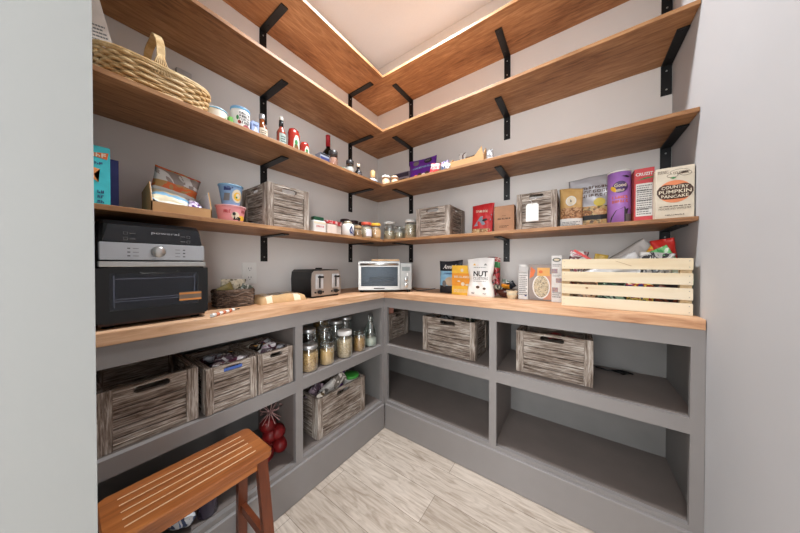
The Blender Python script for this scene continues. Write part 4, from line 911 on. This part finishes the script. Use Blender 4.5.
t, s = cupthing('cream_tub', 'white lidded tub with blue rim right against the wicker basket', (.205, -1.258, S2), .037, .038, .068, [M('tub_cream', (228, 222, 206), .5)], M('blue_rim', (110, 170, 206), .4)); decal(t, 'poly', .018, .03, .02, .03, GREEN, s, poly=[(-.5, -.5), (.2, .5), (.5, -.1)])
MB().lathe([(.038, .0705), (.034, .075), (.001, .076)], seg=28).build('lid', WHITE, t)
t, s = carton('spice_tin', 'small bright green box between the two blue-rimmed tubs', 'box', (.215, -1.2125, S2), LW, .014, .03, .062, M('leaf_green', (96, 170, 60), .5)); 
t, s = cupthing('yogurt_tub', 'tall white tub with blue lid and dark lettering on the second shelf', (.205, -1.168, S2), .036, .036, .112, [M('tub_ivory', (232, 230, 226), .45)], M('blue_rim', (110, 170, 206), .4))
MB().lathe([(.0375, .1145), (.0375, .119), (.035, .121), (.001, .121)], seg=28).build('lid', M('pale_blue_lid', (130, 168, 206), .4), t)
for k in range(4): scrawl(t, .004, .092-k*.013, .042, .0095, INK, s, 2, 6-k % 2, k+1)
decal(t, 'ell', .012, .036, .032, .022, M('berry_print', (150, 50, 56), .5), s); decal(t, 'ell', -.022, .07, .008, .02, GREEN, s); decal(t, 'rect', 0, .012, .05, .012, LBLUE, s); decal(t, 'ell', -.016, .052, .012, .016, M('red_berry', (170, 60, 50), .5), s)
t, s = carton('salt_box', 'small blue and white box beside the tall white tub', 'box', (.215, -1.116, S2), LW, .030, .035, .085, M('soft_blue', (150, 170, 214), .5)); decal(t, 'poly', 0, .045, .024, .05, PAPER, s, poly=[(-.5, -.5), (0, .5), (.5, -.2), (.1, 0)]); scrawl(t, 0, .068, .022, .01, NAVY, s, 2, 3)
bottle('amber syrup bottle with cream label and silver cap on the second shelf', (.215, -1.080, S2), .0225, .140, M('amber_syrup', (120, 60, 26), .15), M('silver_cap', (200, 200, 200), .3, .8), lab=CREAM, rz=LW, shoulder=.55, neck=.5, capf=.84)
packet('seasoning_packet', 'small crumpled white packet lying right of the amber bottle', 'packet', (.235, -1.035, S2+.012), (PI/2, 0, .4), .05, .05, .018, [film('white_grey_film', [(226, 222, 214), (150, 150, 140), (236, 232, 226)], 50)], 51)
bottle('dark red sauce bottle with black neck and white cap', (.21, -.985, S2), .0215, .176, M('hot_sauce', (150, 70, 56), .2), M('pale_cap', (216, 210, 196), .5), lab=M('pale_teal_label', (170, 190, 184), .5), rz=LW, shoulder=.55, neck=.42, capf=.9)
MB_n = MB().lathe([(.0105, .126), (.0105, .157)], seg=18).build('neck_wrap', BPLAST, bpy.data.objects[[o_.name for o_ in bpy.data.objects if o_.get('label', '').startswith('dark red sauce')][0]])
def ketchup(label, loc, w_, d_, h_, lab2):
    t = thing('ketchup_bottle', label, 'bottle', loc, LW)
    RB = M('ketchup_red', (160, 44, 34), .25)
    MB().lathe([(.8*w_, .0), (w_, .008), (w_*1.02, h_*.35), (w_*.95, h_*.62), (w_, h_*.8), (w_*.8, h_*.94), (w_*.3, h_)], seg=32, sy=d_/w_).build('bottle_body', RB, t)
    s = lambda x, z: -d_/w_*math.sqrt(max(1e-8, (w_*1.02+.0006)**2-min(x*x, .9*w_*w_)))-.0006
    decal(t, 'poly', .002, h_*.48, w_*1.15, h_*.52, M('ketchup_label', (226, 226, 206), .5), s, poly=[(-.5, -.4), (-.4, .2), (-.15, .5), (.2, .5), (.45, .2), (.5, -.4), (0, -.5)])
    decal(t, 'ell', .0, h_*.50, w_*.55, h_*.16, GREEN if lab2 else M('tomato_print', (196, 60, 44), .5), s, 2); lines(t, 0, h_*.36, w_*.8, h_*.1, 3, GREEN, s, 2)
ketchup('large red squeeze bottle of ketchup with cream label', (.195, -.908, S2), .032, .022, .158, True)
ketchup('small red squeeze bottle with pale green label', (.215, -.858, S2), .026, .02, .100, True)
packet('seasoning_packet', 'white wrapped packet lying between small red bottle and wine', 'packet', (.225, -.790, S2+.016), (PI/2, 0, .5), .06, .05, .024, [film('white_tan_film', [(232, 226, 216), (196, 176, 150), (238, 234, 228)], 40)], 52)
t, s = carton('tuna_tin', 'blue and grey printed box in front of the wine bottle', 'tin', (.20, -.732, S2), LW, .062, .05, .082, M('grey_blue_print', (150, 158, 176), .4)); decal(t, 'rect', 0, .05, .06, .022, NAVY, s); lines(t, 0, .02, .05, .02, 3, INK, s); decal(t, 'rect', 0, .076, .061, .01, INK, s)
t = thing('wine_bottle', 'dark wine bottle with red foil neck standing at back of second shelf', 'bottle', (.085, -.600, S2), LW); t.scale = (1, 1, .93)
MB().lathe([(.034, 0), (.036, .004), (.036, .165), (.033, .185), (.016, .212), (.0135, .225)], seg=28).build('bottle_body', M('dark_wine_glass', (16, 20, 16), .08), t)
MB().lathe([(.0145, .2255), (.0145, .296), (.0152, .298), (.0152, .306), (.001, .307)], seg=22).build('foil_neck', M('red_foil', (176, 30, 40), .35, .3), t); decal(t, 'rect', 0, .09, .05, .07, CREAM, cylsurf(.0366))
jar('clear jar of pink salt with black grinder top', (.225, -.672, S2), .027, .118, M('dark_grinder', (52, 48, 48), .4), M('pink_salt', (206, 150, 128), .6), .85, LW, lidh=.026, neck=.9)
packet('sweet_packet', 'small pink and teal packet lying beside the pink salt jar', 'packet', (.245, -.612, S2+.016), (PI/2-.4, 0, LW+.3), .065, .05, .02, [film('pink_teal', [(226, 160, 170), (150, 206, 196), (236, 226, 220)], 40)], 53)
jar('white-filled glass jar with dark clip lid on the second shelf', (.222, -.535, S2), .029, .108, M('dark_grinder', (52, 48, 48), .4), M('white_salt', (226, 222, 216), .7), .7, LW, neck=.8, lidh=.022)
bottle('tiny black bottle with a pale cap beside the white-filled jar', (.225, -.462, S2), .024, .112, M('black_glass', (28, 26, 28), .12), M('tan_cork', (206, 186, 160), .7), rz=LW, shoulder=.5, neck=.42, capf=.8, lab=M('grey_label', (110, 108, 110), .5), labh=(.15, .42))
bottle('squat bottle with tan pointed cap and blue-white label near the corner', (.195, -.285, S2), .036, .125, M('pale_bottle', (214, 206, 196), .4), M('tan_cap', (206, 162, 110), .5), rz=LW*.7, shoulder=.42, neck=.45, capf=.6, lab=M('blue_white_label', (170, 186, 206), .5), labh=(.08, .4))
for x, y, r_, h_, lb in ((.300, -.262, .032, .078, 'larger beige shaker with white domed lid at the shelf corner'), (.362, -.240, .028, .066, 'smaller beige shaker just right of the white-domed one')):
    t = thing('shaker', lb, 'shaker', (x, y, S2), 0); MB().lathe([(r_*.85, 0), (r_*.9, .004), (r_*.82, h_*.72)], seg=26).build('shaker_body', M('beige_ceramic', (222, 190, 156), .5), t)
    MB().lathe([(r_, h_*.72+.0005), (r_*1.02, h_*.8), (r_*.75, h_*.95), (.001, h_)], seg=26).build('domed_lid', WHITE if r_ > .03 else M('beige_lid', (226, 196, 164), .5), t)
t, s = carton('tea_tin', 'flat dark printed box lying behind the two beige shakers', 'box', (.345, -.11, S2), 0, .15, .06, .125, M('grey_purple_card', (150, 140, 156), .5)); decal(t, 'rect', 0, .105, .14, .03, M('dark_purple_ink', (56, 46, 66), .5), s); decal(t, 'ell', .02, .065, .1, .03, INK, s); decal(t, 'ell', .02, .06, .07, .016, LILAC, s, 2)
# second shelf, back wall
t, s = pouch('chocolate_bag', 'bright purple bag of chocolate with silver lettering on the second back shelf', 'bag', (.540, -.150, S2), 0, .222, .05, .178, bands((2, 0)), [M('bright_purple_film', (98, 34, 150), .35, var=.12)], seed=21, wav=.0012)
decal(t, 'ell', -.045, .150, .05, .036, GINK, s); decal(t, 'ell', .050, .150, .06, .036, INK, s); scrawl(t, .048, .152, .04, .012, GINK, s, 3, 4); scrawl(t, .0, .112, .16, .012, LBLUE, s, 2, 13)
for x, z, c_ in ((-.04, .05, ORANGE), (-.01, .06, BROWN), (.02, .052, CREAM), (.048, .06, BROWN), (.07, .05, ORANGE), (-.065, .045, BROWN)): decal(t, 'ell', x, z, .034, .028, c_, s, 2)
G = 'small packets beside the purple bag'
packet('fruit_packet', 'small red and pink packet leaning right of the purple bag', 'packet', (.675, -.225, S2+.045), (0, .2, .2), .065, .085, .02, [film('red_pink', [(206, 60, 80), (236, 200, 196), (222, 120, 130)], 28), RED], 61, G)
packet('fruit_packet', 'small purple and white packet beside the red and pink one', 'packet', (.735, -.20, S2+.050), (0, -.1, -.1), .055, .095, .02, [film('purple_white', [(130, 90, 170), (226, 216, 232), (90, 120, 160)], 30)], 62, G)
packet('fruit_packet', 'small pale blue packet just left of the wooden tray', 'packet', (.762, -.24, S2+.032), (0, .3, 0), .045, .06, .018, [film('blue_white', [(150, 180, 206), (232, 232, 236), (90, 100, 120)], 34)], 63, G)
t = thing('display_tray', 'orange-tan cardboard tray with pointed right side on second back shelf', 'tray', (.892, -.185, S2), 0)
MB().box(-.10, -.065, 0, .10, -.062, .058).build('front_wall', KRAFTL, t); MB().box(-.0965, .062, 0, .0965, .065, .07).build('back_wall', KRAFTL, t); MB().box(-.0965, -.0615, 0, .0965, .0615, .003).build('bottom', KRAFTL, t)
MB().prismx([(-.0615, 0), (.065, 0), (.065, .07), (.0, .078), (-.03, .085), (-.0615, .06)], -.10, -.097).build('side_wall', KRAFTL, t); MB().prismx([(-.0615, 0), (.065, 0), (.065, .07), (.0, .08), (-.02, .110), (-.0615, .06)], .097, .10).build('side_wall', KRAFTL, t)
MB().prism([(.045, .0585), (.0965, .0585), (.088, .108), (.075, .09)], -.0645, -.0625).build('pointed_flap', KRAFTL, t)
G = 'packets in the tan tray'
packet('tea_packet', 'white packet with dark spot standing in the tan tray at left', 'packet', (.835, -.17, S2+.075), (0, .1, 0), .05, .11, .02, [film('white_black', [(236, 232, 228), (230, 226, 222), (70, 40, 50)], 26)], 64, G)
packet('tea_packet', 'yellowish packet in the middle of the tan tray', 'packet', (.895, -.17, S2+.062), (0, 1.5, 0), .08, .09, .02, [film('yellow_dark', [(206, 170, 110), (80, 60, 40), (226, 200, 150)], 40)], 65, G)
packet('tea_packet', 'silver white packet behind the pointed right side of tan tray', 'packet', (1.012, -.19, S2+.05), (0, -.2, .1), .045, .10, .025, [film('silver_white', [(232, 232, 234), (170, 172, 178), (240, 240, 240)], 26, .25)], 66)

# ------------------------------------------------------------ crates in the cabinets
crate('largest grey weathered crate, empty, at the left end of the upper left cabinet', (.245, -1.478, Z2), LW, .222, .245, .174)
crate('weathered crate with blue sticker, second in the left upper cabinet', (.262, -1.268, Z2), LW, .165, .245, .160)
crate('weathered crate third in the left upper cabinet, beside the divider', (.262, -1.106, Z2), LW, .148, .245, .160)
o = decal(bpy.data.objects[[o_.name for o_ in bpy.data.objects if o_.get('label', '').startswith('weathered crate with blue')][0]], 'rect', .0, .143, .06, .011, M('blue_sticker', (70, 100, 170), .5), lambda x, z: -.1236, name='sticker')
G = 'packets in the second left crate'
FL = [film('mix_a', [(70, 30, 34), (210, 206, 206), (120, 40, 60), (40, 40, 60)], 22), film('mix_b', [(196, 190, 190), (90, 70, 80), (226, 222, 220)], 22), film('mix_c', [(170, 120, 150), (230, 224, 226), (100, 50, 70)], 22), film('mix_d', [(40, 44, 60), (150, 150, 156), (60, 30, 34)], 22), film('mix_e', [(206, 150, 80), (60, 50, 46), (226, 220, 206)], 24)]
nm = ['dark red and white', 'grey and white', 'pink and white', 'dark blue grey', 'orange and cream']
for k, (dx, dy, dz, r) in enumerate(((.33, -1.305, .140, .4), (.30, -1.26, .152, -.5), (.33, -1.235, .143, .7), (.23, -1.295, .148, .2), (.22, -1.24, .142, -.3))):
    packet('snack_packet', f'{nm[k]} packet in the crate with blue sticker', 'packet', (dx, dy, Z2+dz), (1.1, r*.5, LW+r), .065, .09, .03, [FL[k]], 70+k, G)
for k, (dx, dy, dz, r) in enumerate(((.33, -1.135, .146, .3), (.31, -1.10, .160, -.4), (.33, -1.075, .148, .5), (.23, -1.13, .150, .1), (.22, -1.075, .152, -.6))):
    packet('snack_packet', f'{nm[(k+1) % 5]} packet in the crate beside the divider', 'packet', (dx, dy, Z2+dz), (1.15, r*.5, LW+r), .06, .09, .03, [FL[(k+1) % 5]], 80+k, 'packets in the third left crate')
crate('weathered crate holding a green-lidded tub on the bottom shelf of the left cabinet', (.235, -.712, Z0), LW, .342, .245, .208)
t, s = cupthing('green_tub', 'white tub with bright green lid in the bottom-shelf crate', (.30, -.605, Z0+.10), .04, .045, .115, [PAPER], WHITE)
MB().lathe([(.049, .112), (.049, .124), (.046, .127), (.001, .127)], seg=30).build('lid', M('bright_green_lid', (64, 160, 60), .35), t)
packet('snack_bag', 'purple bag top beside the green-lidded tub', 'bag', (.25, -.655, Z0+.185), (.1, .2, LW), .07, .12, .03, [M('purple_bag_film', (96, 44, 130), .35)], 91)
packet('snack_bag', 'white and grey crumpled bag spilling over the front of bottom-shelf crate', 'bag', (.30, -.745, Z0+.212), (.35, .95, LW), .075, .17, .04, [film('white_grey_b', [(222, 218, 212), (120, 112, 104), (200, 196, 190)], 16)], 92)
packet('snack_bag', 'mauve bag lying in the left part of bottom-shelf crate', 'bag', (.25, -.82, Z0+.19), (.5, .5, LW), .09, .12, .04, [film('mauve_b', [(110, 84, 104), (70, 56, 66), (160, 140, 150)], 16)], 93)
packet('snack_bag', 'olive and cream bag at the front left of bottom-shelf crate', 'bag', (.325, -.845, Z0+.195), (.5, -.2, LW), .05, .08, .03, [film('olive_b', [(140, 120, 60), (206, 200, 190), (90, 70, 40)], 20)], 94)
crate('narrow weathered crate half hidden at the left end of the back cabinet', (.245, -.207, Z2), 0, .260, .245, .180)
packet('snack_bag', 'salmon pink bag standing in the half-hidden crate', 'bag', (.345, -.27, Z2+.205), (0, .1, .3), .055, .085, .03, [M('salmon_film', (206, 140, 122), .5)], 95)
packet('snack_bag', 'dark bag lying on the half-hidden crate', 'bag', (.24, -.2, Z2+.19), (1.3, .1, .3), .12, .12, .04, [film('dark_b', [(50, 36, 34), (90, 60, 50), (40, 30, 30)], 16)], 96)
crate('weathered crate with lime packets, centre of the back cabinet upper shelf', (.814, -.215, Z2), 0, .326, .240, .207)
packet('snack_packet', 'lime yellow packet lying in the crate left of the cabinet divider', 'packet', (.895, -.20, Z2+.190), (1.1, .5, .2), .07, .11, .03, [film('lime_b', [(190, 200, 60), (40, 50, 40), (220, 216, 200)], 18)], 97)
packet('snack_packet', 'black and white packet beside the lime yellow one in crate', 'packet', (.75, -.20, Z2+.185), (1.1, -.3, .5), .09, .12, .035, [film('bw_b', [(40, 42, 44), (150, 150, 150), (30, 30, 32)], 18)], 98)
crate('weathered crate with red packets, right of the cabinet divider on the upper shelf', (1.328, -.205, Z2), 0, .300, .245, .200)
for k, (dx, dy, r) in enumerate(((1.245, -.2, .2), (1.33, -.17, -.2), (1.41, -.2, .2))):
    packet('snack_packet', ['dark red packet at the left inside the crate right of the divider', 'brown and red packet in the middle of the crate right of the divider', 'bright red packet at the right inside the crate right of the divider'][k], 'packet', (dx, dy, Z2+.160), (1.3, r, r), .075, .12, .03, [film('red_c%d' % k, [[(90, 26, 28), (50, 24, 24), (140, 60, 50)], [(80, 50, 40), (150, 40, 34), (60, 30, 28)], [(180, 36, 34), (90, 20, 24), (206, 80, 60)]][k], 20)], 100+k, 'packets in the crate right of the divider')
# glass storage jars in the left cabinet
OATS = speckle('oats', (222, 186, 130), (160, 116, 66), 230, .8, (200, 160, 100)); RICE = speckle('rice', (226, 206, 170), (190, 160, 116), 320, .8, (214, 190, 150)); PUFF = speckle('puffed_grain', (226, 206, 176), (176, 150, 116), 200, .8, (208, 186, 150)); SUG = M('golden_sugar', (218, 180, 120), .8)
STL = M('satin_lid', (206, 206, 206), .3, .8)
jar('front jar of rolled oats, leftmost in the cabinet by the divider', (.335, -.915, Z2), .0425, .128, STL, OATS, .82, LW, lidh=.016)
jar('front clip-top jar of golden sugar, second from the divider', (.340, -.812, Z2), .038, .108, GLASS, SUG, .85, LW, lidh=.012, clip=True)
jar('front jar of puffed grain with a white lid, largest of front row', (.338, -.688, Z2), .045, .148, WHITE, PUFF, .78, LW, lidh=.020)
jar('front clip-top jar of amber grain, beside the swing-top bottle', (.338, -.569, Z2), .037, .118, GLASS, speckle('amber_grain', (206, 160, 90), (160, 116, 60), 240, .8), .75, LW, lidh=.012, clip=True)
jar('tall jar of dark brown beans behind the rolled oats', (.225, -.845, Z2), .042, .175, STL, speckle('dark_beans', (66, 40, 32), (40, 26, 22), 200), .75, LW, lidh=.018)
jar('empty round clip-top jar behind the golden sugar', (.235, -.745, Z2), .045, .165, GLASS, None, 0, LW, lidh=.014, clip=True)
jar('tall clear jar with steel lid behind the puffed grain', (.205, -.640, Z2), .045, .180, STL, speckle('white_beans', (206, 200, 186), (160, 150, 130), 160), .2, LW, lidh=.016)
jar('tall empty jar with grey lid at back, nearest the swing-top bottle', (.185, -.545, Z2), .044, .185, STL, None, 0, LW, lidh=.018)
jar('tall jar of pasta standing furthest back, under the worktop', (.085, -.66, Z2), .05, .215, STL, speckle('pasta', (176, 140, 80), (110, 80, 46), 120), .9, LW)
t = thing('swing_top_bottle', 'pale green glass swing-top bottle with white powder in the bottom', 'bottle', (.332, -.462, Z2), LW)
MB().lathe([(.038, 0), (.041, .006), (.041, .085), (.037, .115), (.018, .145), (.0135, .16), (.0135, .185), (.016, .188)], seg=30).build('glass_body', GLASSG, t)
MB().lathe([(.034, .003), (.038, .009), (.038, .048), (.001, .050)], seg=26).build('contents', M('white_powder', (230, 224, 210), .8), t)
MB().lathe([(.012, .1885), (.013, .196), (.011, .204), (.001, .206)], seg=18).build('stopper', M('stopper_grey', (70, 68, 68), .4), t)
MB().tube([(-.015, 0, .175), (-.022, -.008, .160), (-.012, -.02, .150), (.012, -.02, .150), (.022, -.008, .160), (.015, 0, .175), (.015, 0, .195), (0, 0, .204), (-.015, 0, .195)], .0013, 6, closed=True).build('wire_bail', STEEL, t)
# onions in a mesh bag
t = thing('onion_bag', 'red mesh bag of onions on the bottom shelf behind the stool end', 'bag', (.235, -1.075, Z0), 0)
def lump(nm, c_, r, sz, mat, seed, parent, amp=.12):
    bm = bmesh.new(); bmesh.ops.create_icosphere(bm, subdivisions=4, radius=1)
    for v in bm.verts:
        n = v.co.normalized(); k = 1+amp*noise.noise(n*1.6+Vector((seed, 0, 0)))+amp*.35*noise.noise(n*5+Vector((seed, 3, 0)))
        v.co = Vector((n.x*r*k, n.y*r*k, n.z*r*sz*k))
    for f in bm.faces: f.smooth = True
    me = bpy.data.meshes.new(nm); bm.to_mesh(me); bm.free(); me.materials.append(mat)
    o = bpy.data.objects.new(nm, me); COL.objects.link(o); o.location = c_; o.parent = parent; return o
ONI = wood('onion_skin', [(80, 14, 18), (124, 24, 26), (150, 40, 36)], 'z', (3, 60, 60), .35)
for k, p in enumerate(((.0, 0, .038), (.035, .045, .036), (.045, -.03, .036), (-.03, .03, .036), (.015, .01, .095), (.03, .035, .10), (.01, .0, .145))): lump('onion', p, .036, .95, ONI, k, t, .05)
m = MB()
for k in range(10):
    a = 2*PI*k/10; m.tube([(.012+.05*math.cos(a)*f, .01+.05*math.sin(a)*f, z) for z, f in ((.16, .9), (.185, .3), (.2, .15), (.215, .5+.3*(k % 3)), (.225, .8))], .0018, 5)
m.build('knotted_mesh_top', M('clear_red_mesh', (206, 160, 156), .4), t)
# things below the stool
bottle('dark glass bottle standing on the bottom shelf under the stool', (.340, -1.335, Z0), .030, .17, M('purple_grey_glass', (62, 54, 70), .12), BPLAST, rz=LW, shoulder=.7, neck=.4)
packet('black_bag', 'crumpled black bag lying on the bottom shelf under the stool', 'bag', (.25, -1.44, Z0+.05), (1.2, 0, .5), .18, .14, .09, [M('black_bag_film', (30, 30, 36), .4)], 105)
packet('snack_bag', 'blue and white packet beside the black bag under the stool', 'packet', (.345, -1.41, Z0+.04), (.8, .3, 1.2), .08, .07, .04, [film('blue_d', [(60, 100, 160), (220, 224, 230), (40, 60, 100)], 24)], 106)
o = MB().tube([(1.50, -.055, Z2+.004), (1.545, -.07, Z2+.004), (1.585, -.05, Z2+.004), (1.62, -.065, Z2+.004), (1.60, -.085, Z2+.004), (1.565, -.075, Z2+.009), (1.60, -.055, Z2+.009), (1.64, -.06, Z2+.004)], .004, 7).build('power_cable', BPLAST)
tag(o, 'coiled black cable on the upper shelf of the back cabinet, right side', 'cable')
# ------------------------------------------------------------ step stool
t = thing('step_stool', 'reddish brown wooden stool with slatted top in front of the left cabinet', 'stool', (.535, -1.4195, 0), 0)
ST = wood('stool_wood', [(84, 42, 18), (128, 70, 32), (160, 94, 46), (186, 118, 64)], 'y', (3, 40, 40), .35, .06, 6, (.28, .68), .45, .5); STZ = wood('stool_leg_wood', [(64, 30, 16), (94, 46, 26), (120, 62, 36)], 'z', (3, 40, 40), .35, .06, 6)
zt = .5; hwid, hl = .091, .1755; m = MB(); m.box(-hwid, -hl, zt-.020, hwid, hl, zt, bev=.0035); 
o = m.build('seat', ST, t)
# rounded vertical corners of the seat
bmx = bmesh.new(); pts = []
for cx_, cy_, a0 in ((hwid-.016, hl-.016, 0), (-hwid+.016, hl-.016, PI/2), (-hwid+.016, -hl+.016, PI), (hwid-.016, -hl+.016, 1.5*PI)):
    for k in range(6): a = a0+PI/2*k/5; pts.append((cx_+.016*math.cos(a), cy_+.016*math.sin(a)))
rg = []
for z, ins in ((zt-.020, .001), (zt-.018, 0), (zt-.003, 0), (zt, .003)): rg.append([bmx.verts.new((x*(1-ins/hwid), y*(1-ins/hl), z)) for x, y in pts])
for a, b_ in zip(rg, rg[1:]):
    for i in range(24): bmx.faces.new((a[i], a[(i+1) % 24], b_[(i+1) % 24], b_[i]))
bmx.faces.new(rg[0][::-1]); bmx.faces.new(rg[-1]); me = bpy.data.meshes.new('seat'); bmx.to_mesh(me); bmx.free(); me.materials.append(ST); o.data = me
for k in range(5): x = -.055+k*.0275; MB().box(x-.0019, -.142, zt-.001, x+.0019, .138, zt+.0006).build('groove_highlight', M('painted_groove_light', (214, 176, 140), .4), t)  # pale strips paint in the light caught along the seat grooves
m = MB(); 
for sx in (-1, 1): MB().box(sx*.066-.009, -.14, zt-.052, sx*.066+.009, .14, zt-.0205, bev=.002).build('side_apron', ST, t)
for sy in (-1, 1): MB().box(-.057, sy*.135-.008, zt-.052, .057, sy*.135+.008, zt-.0205, bev=.002).build('end_apron', STZ, t)
for sx in (-1, 1):
    for sy in (-1, 1):
        a = Vector((sx*.068, sy*.148, zt-.021)); b_ = Vector((sx*.118, sy*.163, .021)); MB().bar(a, b_, .030, .020, up=(1, 0, 0)).build('leg', STZ, t)
for sy in (-1, 1): MB().bar((-.094, sy*.158, .22), (.094, sy*.158, .22), .016, .028).build('cross_rail', STZ, t)
